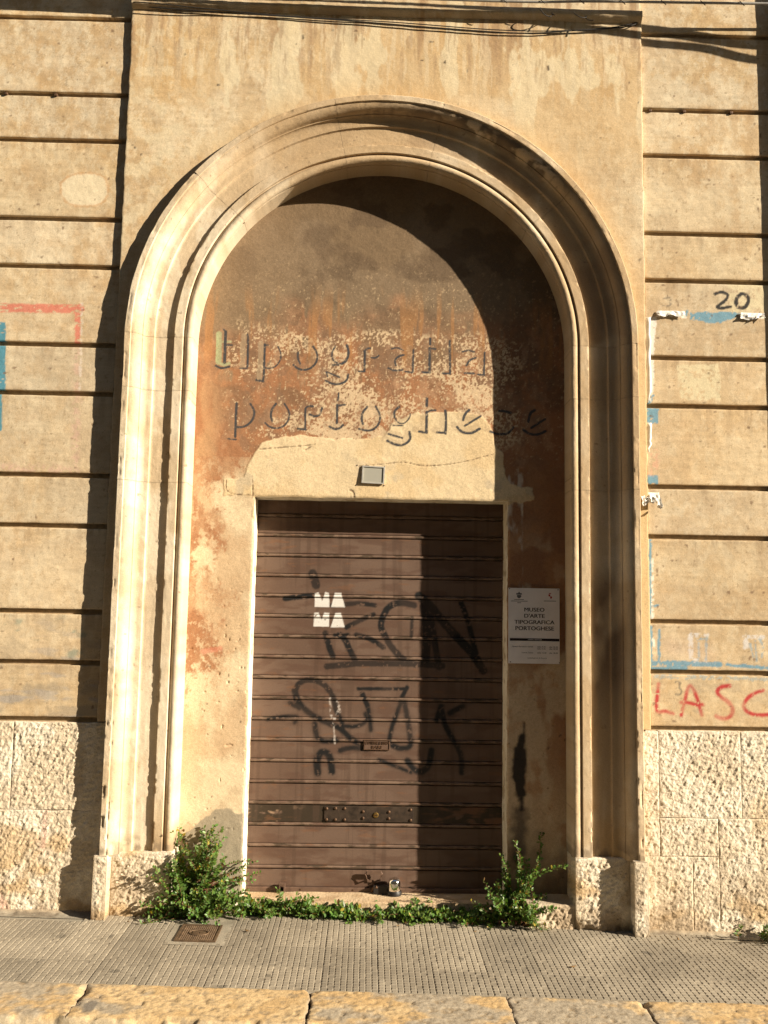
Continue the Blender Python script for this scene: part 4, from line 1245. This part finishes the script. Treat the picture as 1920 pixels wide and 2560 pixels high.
stext('dalle 15.30', 848, 1492, 1020, 1522); stext('alle 18.00', 1098, 1494, 1275, 1524)
stext('Venerdì, Sabato', 520, 1572, 760, 1608); stext('dalle 15.30', 848, 1574, 1035, 1606); stext('alle 18.00', 1098, 1576, 1275, 1608)
stext('Lunedì giorno di chiusura', 650, 1684, 1045, 1720)
def poly(pts, mat, y=.1758):
    V = [(*sq(a, b)[:1], y, sq(a, b)[1]) for a, b in pts]
    me = MB().add(V, [tuple(range(len(V)))[::-1]])
    return npart(me.build('emblem', mat))
poly([(425, 395), (510, 395), (512, 435), (490, 458), (468, 466), (446, 458), (424, 435)], M_GREYINK)
poly([(405, 388), (418, 352), (445, 362), (468, 322), (492, 362), (518, 352), (530, 388)], M_GREYINK)
poly([(1085, 372), (1120, 372), (1120, 412), (1100, 420), (1083, 405)], M_REDINK); poly([(1120, 412), (1160, 420), (1155, 448), (1140, 465), (1118, 455)], M_REDINK)
poly([(1090, 345), (1140, 345), (1135, 362), (1095, 362)], M_REDINK)
for (a, b, c2) in ((365, 570, 491), (300, 645, 524), (430, 512, 558), (985, 1240, 513)):
    x0, z0 = sq(a, c2 + 6); x1, z1 = sq(b, c2 - 6)
    npart(MB().box(x0, x1, .1761, .1764, z0, z1).build('small_print', M_GREYINK))
for a, b in ((270, 268), (1285, 275), (290, 1785), (1312, 1790)):
    x, z = sq(a, b)
    npart(MB().lathe((x, .1765, z), [(.0035, 0), (.003, .002), (.001, .0028)], 8, 'y').build('screw', M_DARK))

# floodlight over the door
M_ALU = plain('weathered aluminium', (.62, .6, .55), .45, .6, .5, .15, 60, .1, .001)
def glass_mat():
    m, nt, b = new_mat('dusty lamp glass')
    b.inputs['Base Color'].default_value = (.34, .33, .28, 1); b.inputs['Roughness'].default_value = .18; b.inputs['Specular IOR Level'].default_value = .6
    add_bump(nt, b, ((60, 2, .05, .001),))
    return m
lamp = empty('floodlight', (.02, .188, 2.50))
tag(lamp, 'small grey floodlight with a glass front fixed above the door lintel', 'lamp')
LI = Matrix.Translation(lamp.location).inverted()
def lpart(o): o.parent = lamp; o.matrix_parent_inverse = LI; return o
tiltM = Matrix.Translation((.023, .1835, 2.524)) @ Matrix.Rotation(math.radians(2.2), 4, 'Y') @ Matrix.Rotation(math.radians(-3), 4, 'X')
def tilted(mb):
    mb.V = [tuple(tiltM @ Vector(v)) for v in mb.V]; return mb
lpart(tilted(MB().box(-.066, .066, .0, .014, -.049, .049)).build('housing', M_ALU, bevel=.003))
rim = MB()
for a in ((-.068, .068, -.010, .0, .046, .053), (-.068, .068, -.010, .0, -.053, -.046), (-.068, -.060, -.010, .0, -.046, .046), (.060, .068, -.010, .0, -.046, .046)): rim.box(*a)
lpart(tilted(rim).build('rim', M_ALU))
lpart(tilted(MB().box(-.060, .060, -.0055, -.001, -.046, .046)).build('glass_pane', glass_mat()))
lpart(MB().box(-.005, .05, .192, .205, 2.50, 2.54).build('bracket', M_DARK))
for x, z in ((-.075, 2.582), (.09, 2.575), (-.078, 2.462), (.088, 2.462)):
    lpart(MB().lathe((x, .190, z), [(.005, 0), (.004, .006), (.001, .008)], 8, 'y').build('fixing_screw', M_DARK))

# lock on the shutter foot
M_CHROME = plain('polished chrome', (.8, .79, .76), .12, 1, .5, .04, 20, .02, .0005)
M_BLACK = plain('black rubber', (.015, .013, .012), .5, 0, .4, .2, 30, .1, .001)
lock = empty('padlock', (.192, .315, .05))
tag(lock, 'chrome domed shutter lock with black base at the foot of the shutter', 'padlock')
KI = Matrix.Translation(lock.location).inverted()
for o in (MB().lathe((.192, .315, .0), [(.036, .072), (.037, .080), (.037, .122), (.034, .136), (.025, .146), (.012, .150), (.002, .151)], 24).build('dome', M_CHROME, smooth=True),
          MB().lathe((.192, .315, .0), [(.040, .051), (.044, .055), (.044, .072), (.039, .079)], 24).box(.07, .165, .315, .352, .056, .100).build('lock_base', M_BLACK, smooth=True),
          MB().tube([(.062, .338, .066), (.070, .325, .088), (.086, .318, .095), (.098, .325, .088), (.100, .342, .064)], .008, 8).build('shackle', M_RUST, smooth=True)):
    o.parent = lock; o.matrix_parent_inverse = KI

# torn poster remains on the right-hand wall
M_PAPER = plain('torn white paper', (.72, .70, .65), .8, 0, .2, .08, 30, .3, .002)
def paper(name, pts_l, pts_r, label):
    """a curled strip between two edges given as (x, y, z) rows"""
    n = len(pts_l); m = 6
    P = np.zeros((n, m, 3))
    for i in range(n):
        for j in range(m):
            t = j / (m - 1)
            a, b = np.array(pts_l[i]), np.array(pts_r[i])
            P[i, j] = a * (1 - t) + b * t
            P[i, j, 1] -= .006 * math.sin(math.pi * t) * (1 + .5 * math.sin(i * 1.7))
    o = grid(name, P, M_PAPER, None, None)
    s = o.modifiers.new('sheet', 'SOLIDIFY'); s.thickness = .0012
    return tag(o, label, 'torn poster', 'poster scraps on the right wall')
def rag(z0, z1, xa, xb, y, n, seed, w=.010):
    r = random.Random(seed); L, R = [], []
    for i in range(n):
        z = z0 + (z1 - z0) * i / (n - 1); taper = min(1, (n - 1 - i) / 3 + .25)
        L.append((xa + r.uniform(-w, w) * .3, y + .003, z)); R.append((xa + (xb - xa) * taper + r.uniform(-w, w), y - r.uniform(.0, .012), z + r.uniform(-.004, .004)))
    return L, R
paper('poster_scrap', *rag(3.475, 2.955, 1.628, 1.653, -.006, 16, 1, .003), 'long white strip of torn poster peeling beside the panel edge')
paper('poster_scrap', *rag(2.838, 2.665, 1.625, 1.650, -.006, 9, 2, .005), 'short torn white poster strip below the long one')
def crumple(name, x0, x1, z0, z1, seed, label, lift=.03):
    xs_ = np.linspace(x0, x1, 12); zs_ = np.linspace(z0, z1, 7); X, Z = np.meshgrid(xs_, zs_)
    f = fbm(X * 60, Z * 60, 3, seed)
    t = (Z - z0) / (z1 - z0)
    Y = -.004 - (1 - t) * lift * f * 1.6 - f * .008
    Z = Z + (fbm(X * 40, Z * 10, 3, seed + 1) - .5) * (z1 - z0) * .9 * (1 - t)
    X = X + (fbm(X * 10, Z * 40, 3, seed + 2) - .5) * .02
    o = grid(name, np.stack([X, Y, Z], -1), M_PAPER, None, None, smooth=False)
    s = o.modifiers.new('sheet', 'SOLIDIFY'); s.thickness = .001
    return tag(o, label, 'torn poster', 'poster scraps on the right wall')
crumple('poster_scrap', 1.697, 1.862, 3.484, 3.520, 301, 'ragged strip of white poster left of the blue paint', .012)
crumple('poster_scrap', 2.197, 2.343, 3.482, 3.520, 302, 'ragged white poster remnant right of the blue paint', .016)
crumple('poster_scrap', 1.585, 1.690, 2.345, 2.425, 303, 'crumpled paper tuft sticking out at the panel edge', .07)

# cables along the top
M_WIRE = plain('black cable sheath', (.03, .027, .024), .6, 0, .3, .2, 40, .1, .001)
M_GREYC = plain('grey cable sheath', (.30, .29, .27), .55, 0, .3, .2, 40, .1, .001)
def cable(pts, r, mat, label, group='cables strung across the front', n=8):
    q = []
    pts = [Vector(p) for p in pts]
    for i in range(len(pts) - 1):
        p0, p1, p2, p3 = pts[max(i - 1, 0)], pts[i], pts[i + 1], pts[min(i + 2, len(pts) - 1)]
        for s in range(10):
            t = s / 10
            q.append(.5 * ((2 * p1) + (p2 - p0) * t + (2 * p0 - 5 * p1 + 4 * p2 - p3) * t * t + (3 * p1 - p0 - 3 * p2 + p3) * t ** 3))
    q.append(pts[-1])
    o = MB().tube(q, r, n).build('cable', mat, None, smooth=True)
    return tag(o, label, 'cable', group)
cable([(-1.49, -.030, 5.362), (-1.42, -.036, 5.347), (-.9, -.036, 5.322), (-.327, -.036, 5.299), (.034, -.036, 5.281), (.393, -.036, 5.261), (.868, -.036, 5.243), (1.19, -.036, 5.268), (1.50, -.036, 5.300), (1.60, -.03, 5.335)], .0035, M_WIRE, 'thin black wire sagging lowest under the ledge')
cable([(-1.49, -.028, 5.372), (-1.40, -.066, 5.352), (-.636, -.034, 5.318), (.1, -.034, 5.292), (.7, -.034, 5.262), (1.1, -.034, 5.266), (1.45, -.036, 5.300), (1.61, -.03, 5.345)], .003, M_WIRE, 'thin black wire running tight under the ledge')
cable([(-4, -.1, 5.52), (-1.5, -.1, 5.43), (.665, -.1, 5.403), (1.348, -.1, 5.420), (2.378, -.1, 5.436), (4, -.1, 5.47)], .0075, M_GREYC, 'grey cable running level along the very top')
for k, x in enumerate((.75, .98, 1.22, 1.47, 1.72, 1.96, 2.2)):
    z = 5.405 + .018 * (x - .665)
    o = MB().tube([(x, -.1 - .009, z + .010), (x + .012, -.112, z - .008), (x + .03, -.108, z - .02)], .0025, 6).build('cable_tie', M_WIRE)
    tag(o, 'small dark tie hanging from the grey top cable', 'cable tie', 'ties on the grey cable')
zz = lambda a, b, c2: [(-4.0, -.30, 5.72), (-1.2, -.30, a + .02), (1.1, -.30, a), (2.3, -.30, b), (3.2, -.30, c2), (4.2, -.3, c2 + .1)]
cable(zz(5.69, 5.64, 5.55), .022, M_WIRE, 'thick black overhead cable bundle, upper of the pair')
cable([(-4.0, -.32, 5.66), (-.6, -.32, 5.70), (1.2, -.32, 5.68), (2.35, -.32, 5.575), (2.75, -.32, 5.545), (3.2, -.32, 5.47), (4.2, -.32, 5.5)], .017, M_WIRE, 'thick black overhead cable bundle, lower of the pair')

# loose curled wire ends by the ledge
def curl(x, z, seed, label):
    r = random.Random(seed); pts = []
    for i in range(26):
        t = i / 25
        pts.append((x + .11 * t + .018 * math.cos(t * 9 + seed), -.075 - .02 * math.sin(t * 7), z - .02 * t + .020 * math.sin(t * 9 + seed)))
    tag(MB().tube(pts, .003, 6).build('wire_end', M_WIRE, None, smooth=True), label, 'wire', 'curled wire ends under the ledge')
curl(.98, 5.36, 1, 'curled loose wire end hanging over the ledge')
curl(1.20, 5.345, 2, 'curled loose wire end nearer the panel corner')
# clips in the grooves
for x, z in ((1.665, 4.786), (1.875, 4.786), (2.165, 4.786), (-1.95, 4.786), (-2.25, 4.786)):
    MB().box(x, x + .018, -.010, .024, z - .012, z + .004).build('metal_clip', M_RUST, building, bevel=.002)
# mortar along the wall foot
for x0, x1 in ((-3.0, -1.47), (1.58, 2.75)):
    fx = lin(x0, x1, .010); fy = np.linspace(-.075, .0, 12)
    X, Y = np.meshgrid(fx, fy)
    wd = .035 + .045 * fbm(X * 5, X * 0, 3, 210)
    t = np.clip((Y + wd) / wd, 0, 1)
    Z = -.004 + .020 * t * t + (fbm(X * 40, Y * 40, 3, 211) - .5) * .010 * ss(0, .15, t)
    c = mix(pave_paint(X, Y), A(.34, .26, .17), ss(.3, 1, t) * .7)
    c = mix(c, A(.13, .10, .07), ss(.55, .68, fbm(X * 16, Y * 30, 4, 212)) * .6)
    grid('mortar_strip', np.stack([X, Y, Z], -1), M_PAVE, sidewalk, c)

# manhole cover
M_IRON = plain('rusty cast iron', (.13, .085, .05), .7, .5, .4, .4, 30, .4, .002)
cover = empty('manhole_cover', ((MH[0] + MH[1]) / 2, (MH[2] + MH[3]) / 2, -SLOPE * (MH[0] + MH[1]) / 2))
cover.rotation_euler = (0, SLOPE, 0)
tag(cover, 'small square rusty iron utility cover with oval emblem set in the pavement', 'manhole cover')
w, h = (MH[1] - MH[0]) / 2, (MH[3] - MH[2]) / 2
fr = MB()
for a in ((-w, w, -h, -h + .012), (-w, w, h - .012, h), (-w, -w + .012, -h + .012, h - .012), (w - .012, w, -h + .012, h - .012)): fr.box(*a, -.02, .006)
fr.build('frame', M_IRON, cover)
lid = MB().box(-w + .015, w - .015, -h + .015, h - .015, -.02, .002)
lid.build('lid', M_IRON, cover)
st = MB()
for i in range(17):
    for j in range(19):
        x = -w + .024 + i * (2 * w - .048) / 16; y = -h + .024 + j * (2 * h - .048) / 18
        if (x / .055) ** 2 + (y / .042) ** 2 < 1: continue
        st.add([(x - .0042, y, .002), (x, y - .0042, .002), (x + .0042, y, .002), (x, y + .0042, .002), (x, y, .0055)], [(0, 1, 4), (1, 2, 4), (2, 3, 4), (3, 0, 4)])
sto = st.build('stud_pattern', M_IRON, cover); sto['kind'] = 'stuff'
MB().tube([(.05 * math.cos(t), .038 * math.sin(t), .004) for t in np.linspace(0, 2 * math.pi, 33)], .0028, 6, False).build('oval_rim', M_IRON, cover)
MB().box(-.030, .0, -.020, .022, .002, .007).box(.006, .032, -.012, .020, .002, .005).build('emblem', M_IRON, cover)

# ================================================================== PLANTS
def leaf_mat(name, dark, light):
    m, nt, b = new_mat(name)
    at = nt.nodes.new('ShaderNodeAttribute'); at.attribute_name = 'Col'
    nt.links.new(at.outputs['Color'], b.inputs['Base Color'])
    b.inputs['Roughness'].default_value = .45; b.inputs['Specular IOR Level'].default_value = .45
    tr = nt.nodes.new('ShaderNodeBsdfTranslucent'); mx = nt.nodes.new('ShaderNodeMixShader'); mx.inputs[0].default_value = .28
    br = nt.nodes.new('ShaderNodeVectorMath'); br.operation = 'MULTIPLY'; br.inputs[1].default_value = (1.5, 1.6, .7)
    nt.links.new(at.outputs['Color'], br.inputs[0]); nt.links.new(br.outputs[0], tr.inputs['Color'])
    nt.links.new(b.outputs[0], mx.inputs[1]); nt.links.new(tr.outputs[0], mx.inputs[2])
    nt.links.new(mx.outputs[0], nt.nodes['Material Output'].inputs['Surface'])
    return m
M_LEAF = leaf_mat('pellitory leaf', None, None)
M_STEM = plain('reddish stem', (.16, .07, .035), .7, 0, .3, .4, 60, .1, .001)
LEAF = np.array([(0, 0, 0), (-.30, .30, .06), (-.27, .68, .05), (0, 1.0, -.05), (.27, .68, .05), (.30, .30, .06)])
class Plant:
    def __init__(s, seed): s.r = random.Random(seed); s.LV = []; s.LF = []; s.LC = []; s.st = MB()
    def leaf(s, p, d, n, size, col):
        d = d.normalized(); x = d.cross(n)
        if x.length < 1e-4: x = d.orthogonal()
        x.normalize(); n = x.cross(d)
        o = len(s.LV)
        for a, b, c in LEAF: s.LV.append(tuple(p + x * (a * size) + d * (b * size) + n * (c * size)))
        s.LF += [(o, o + 3, o + 2, o + 1), (o, o + 5, o + 4, o + 3)]
        s.LC += [col] * 6
    def colour(s):
        r = s.r; t = r.random()
        if t < .03: return (.30, .24, .03)
        if t < .06: return (.16, .09, .035)
        k = r.uniform(.65, 1.25)
        return ((.080 + .04 * r.random()) * k, (.150 + .045 * r.random()) * k, (.026 + .014 * r.random()) * k)
    def stem(s, p0, d0, length, lsize=.016, step=.011, droop=.3, r0=.0025, bare=.15, dense=2, clip=None):
        r = s.r; p = Vector(p0); d = Vector(d0).normalized(); n = max(3, int(length / step)); pts = [p.copy()]
        for i in range(n):
            d = (d + Vector((r.uniform(-.14, .14), r.uniform(-.14, .14), r.uniform(-.12, .12) - droop * .05))).normalized()
            p = p + d * step
            if clip: p = clip(p)
            pts.append(p.copy())
            t = i / n
            if t < bare: continue
            for q in range(dense):
                a = r.uniform(0, 2 * math.pi); o = d.orthogonal().normalized(); o2 = d.cross(o)
                out = (o * math.cos(a) + o2 * math.sin(a)) * .9 + d * r.uniform(.15, .7) + Vector((.12, -.25, .2))
                nrm = Vector((r.uniform(-.3, 1.1), r.uniform(-1.1, .0), r.uniform(.2, 1)))
                s.leaf(p + out * .002, out, nrm, lsize * r.uniform(.55, 1.5) * (1 - .35 * t), s.colour())
        s.st.tube(pts[::2] if len(pts) > 6 else pts, [r0 * (1 - .6 * i / len(pts[::2])) for i in range(len(pts[::2]))] if len(pts) > 6 else r0, 4, False)
    def build(s, name, loc, label, cat, group=None, kind=None):
        e = empty(name, loc); tag(e, label, cat, group, None)
        I = Matrix.Translation(loc).inverted()
        F = np.array(s.LF)
        me = mesh_np('foliage', np.array(s.LV), F, M_LEAF, np.array(s.LC), smooth=False)
        o = link('foliage', me, e); o.matrix_parent_inverse = I; o['kind'] = 'stuff'
        t = s.st.build('stems', M_STEM, e); t.matrix_parent_inverse = I; t['kind'] = 'stuff'
        return e
def clip_wall(p):
    if abs(p.x - CX) < 1.1 and p.y > .180 and p.z > .06: p.y = .180
    if p.x < -1.05 and p.x > -1.386 and p.y > -.02: p.y = -.022
    if p.z < -SLOPE * p.x + .006: p.z = -SLOPE * p.x + .006
    return p

pl = Plant(11); r = pl.r
for k in range(120):                               # the main bush: low dense mound
    bx_, by_ = r.gauss(-.90, .05), r.uniform(-.04, .14)
    a = r.uniform(0, 2 * math.pi)
    d = Vector((math.cos(a) * .62, math.sin(a) * .4 - .2, r.uniform(.25, 1.2)))
    pl.stem((bx_, by_, .02), d, r.uniform(.10, .27), .027, .012, .8, .002, .1, 2, clip_wall)
for k in range(26):                                # taller shoots leaning up to the right
    pl.stem((r.gauss(-.93, .03), r.uniform(.05, .15), .10), Vector((r.uniform(-.12, .34), r.uniform(-.2, .05), 1)), r.uniform(.24, .45), .025, .011, -.1, .0025, .1, 2, clip_wall)
for k in range(15):                                # left tuft against the plinth
    pl.stem((r.gauss(-1.0, .02), r.uniform(-.02, .08), .08), Vector((r.uniform(-.32, -.02), r.uniform(-.25, .05), 1)), r.uniform(.18, .30), .025, .011, 0, .002, .15, 2, clip_wall)
for dz, dx, L in ((.55, 1.0, .34), (.75, 1.0, .30), (.35, 1.0, .30), (.95, .75, .36), (.6, .9, .26), (.25, 1, .24)):
    pl.stem((-.90, .10, .13), Vector((dx, -.05, dz)), L, .022, .012, .2, .0028, .25, 2, clip_wall)
pl.build('leafy_bush', (-.93, .06, .018), 'tall bushy green weed growing against the left plinth', 'weed', 'weeds along the wall foot')

pl = Plant(12); r = pl.r
for k in range(210):                               # creeping band along the threshold
    x = r.uniform(-.70, .78)
    thick = .55 + .45 * math.sin(x * 7 + 1) * math.sin(x * 3.1)
    if x < -.35 or x > .30: thick += .3
    a = r.uniform(0, 2 * math.pi)
    pl.stem((x, r.uniform(.045, .15), .01 - SLOPE * x), Vector((math.cos(a), math.sin(a) * .5 - .15, r.uniform(.15, .75) * thick)), r.uniform(.06, .15), .028, .012, 1.3, .002, 0, 2, clip_wall)
pl.build('creeping_weed', (0, .1, .0), 'low creeping green weed in a band along the door threshold', 'weed', 'weeds along the wall foot')

pl = Plant(13); r = pl.r
for k in range(55):                                # right clump
    a = r.uniform(0, 2 * math.pi)
    pl.stem((r.gauss(.845, .045), r.uniform(-.02, .12), .0), Vector((math.cos(a) * .6, math.sin(a) * .4 - .2, r.uniform(.4, 1.3))), r.uniform(.10, .26), .026, .011, .8, .002, .1, 2, clip_wall)
for dx, dz, L in ((-.55, .9, .30), (-.35, 1, .24), (.05, 1, .26), (.1, 1, .34), (.2, .9, .28), (.28, 1, .48), (.33, 1, .52), (.22, 1, .42)):
    pl.stem((.875 + r.uniform(-.03, .03), r.uniform(.03, .12), .05), Vector((dx, r.uniform(-.12, .06), dz)), L, .025, .011, -.05, .0028, .12, 3, clip_wall)
for k in range(12):
    pl.stem((.89, -.02, .0), Vector((1, r.uniform(-.6, .1), r.uniform(.05, .5))), r.uniform(.08, .18), .016, .012, 1.0, .0018, .1, 1, clip_wall)
pl.build('wall_weed', (.84, .07, -.016), 'leggy green weed climbing beside the right door jamb', 'weed', 'weeds along the wall foot')

pl = Plant(14); r = pl.r
for k in range(30):
    a = r.uniform(0, 2 * math.pi)
    pl.stem((r.gauss(2.26, .05), r.uniform(-.10, -.03), -.045), Vector((math.cos(a) * .7, math.sin(a) * .4 - .3, r.uniform(.3, 1.2))), r.uniform(.07, .17), .018, .011, .6, .0018, .1, 2)
pl.build('weed_tuft', (2.26, -.06, -.045), 'small green weed tuft at the foot of the rough right wall', 'weed', 'weeds along the wall foot')

# fallen leaves and grit on the pavement
M_DRY = plain('dry leaf', (.20, .12, .05), .8, 0, .2, .3, 50, .1, .001)
for k, (x, y) in enumerate(((.62, -.10), (1.72, -.12), (-.60, -.20), (.2, -.05), (-1.25, -.12), (1.05, -.55))):
    m = MB(); s = .012 + .004 * (k % 3)
    m.add([(-s, 0, .004), (0, -.45 * s, .001), (s, 0, .006), (0, .45 * s, .002)], [(0, 1, 2), (0, 2, 3)])
    o = m.build('fallen_leaf', M_DRY); o.location = (x, y, .003 - SLOPE * x); o.rotation_euler = (0, 0, k * 1.3)
    sm = o.modifiers.new('thickness', 'SOLIDIFY'); sm.thickness = .0006
    tag(o, 'tiny dry brown leaf lying on the studded pavement', 'leaf', 'fallen leaves on the pavement')

# ================================================================== ACROSS THE STREET (unseen, behind the camera: added and sized to shade the sky)
M_OPP = plain('shaded ochre plaster', (.42, .31, .19), .9, 0, .1, .2, 2, .2, .003)
M_SHUT = plain('green shutter paint', (.05, .09, .06), .6, 0, .3, .2, 20, .1, .001)
opp = empty('house', (-4, -9.6, 0))
tag(opp, 'plain ochre house with green window shutters across the street, unseen, added to shade the sky', 'house')
OI = Matrix.Translation((-4, -9.6, 0)).inverted()
def opart(o): o.parent = opp; o.matrix_parent_inverse = OI; return o
opart(MB().box(-30, 17, -10.6, -9.6, -.9, 14.2).build('wall', M_OPP))
opart(MB().box(-30.3, 17.2, -10.9, -9.2, 14.2, 14.5).build('cornice', M_OPP))
opart(MB().box(-30.0, 17.0, -9.595, -9.5, -.5, .7).build('plinth', M_CORE))
for i in range(14):
    for z0, z1 in ((1.2, 3.0), (5.0, 7.0), (8.8, 10.8)):
        x = -26.6 + i * 3.0
        opart(MB().box(x, x + 1.2, -9.6, -9.54, z0, z1).build('window_shutter', M_SHUT))
        opart(MB().box(x - .15, x + 1.35, -9.6, -9.48, z0 - .14, z0 - .003).build('window_sill', M_CORE))
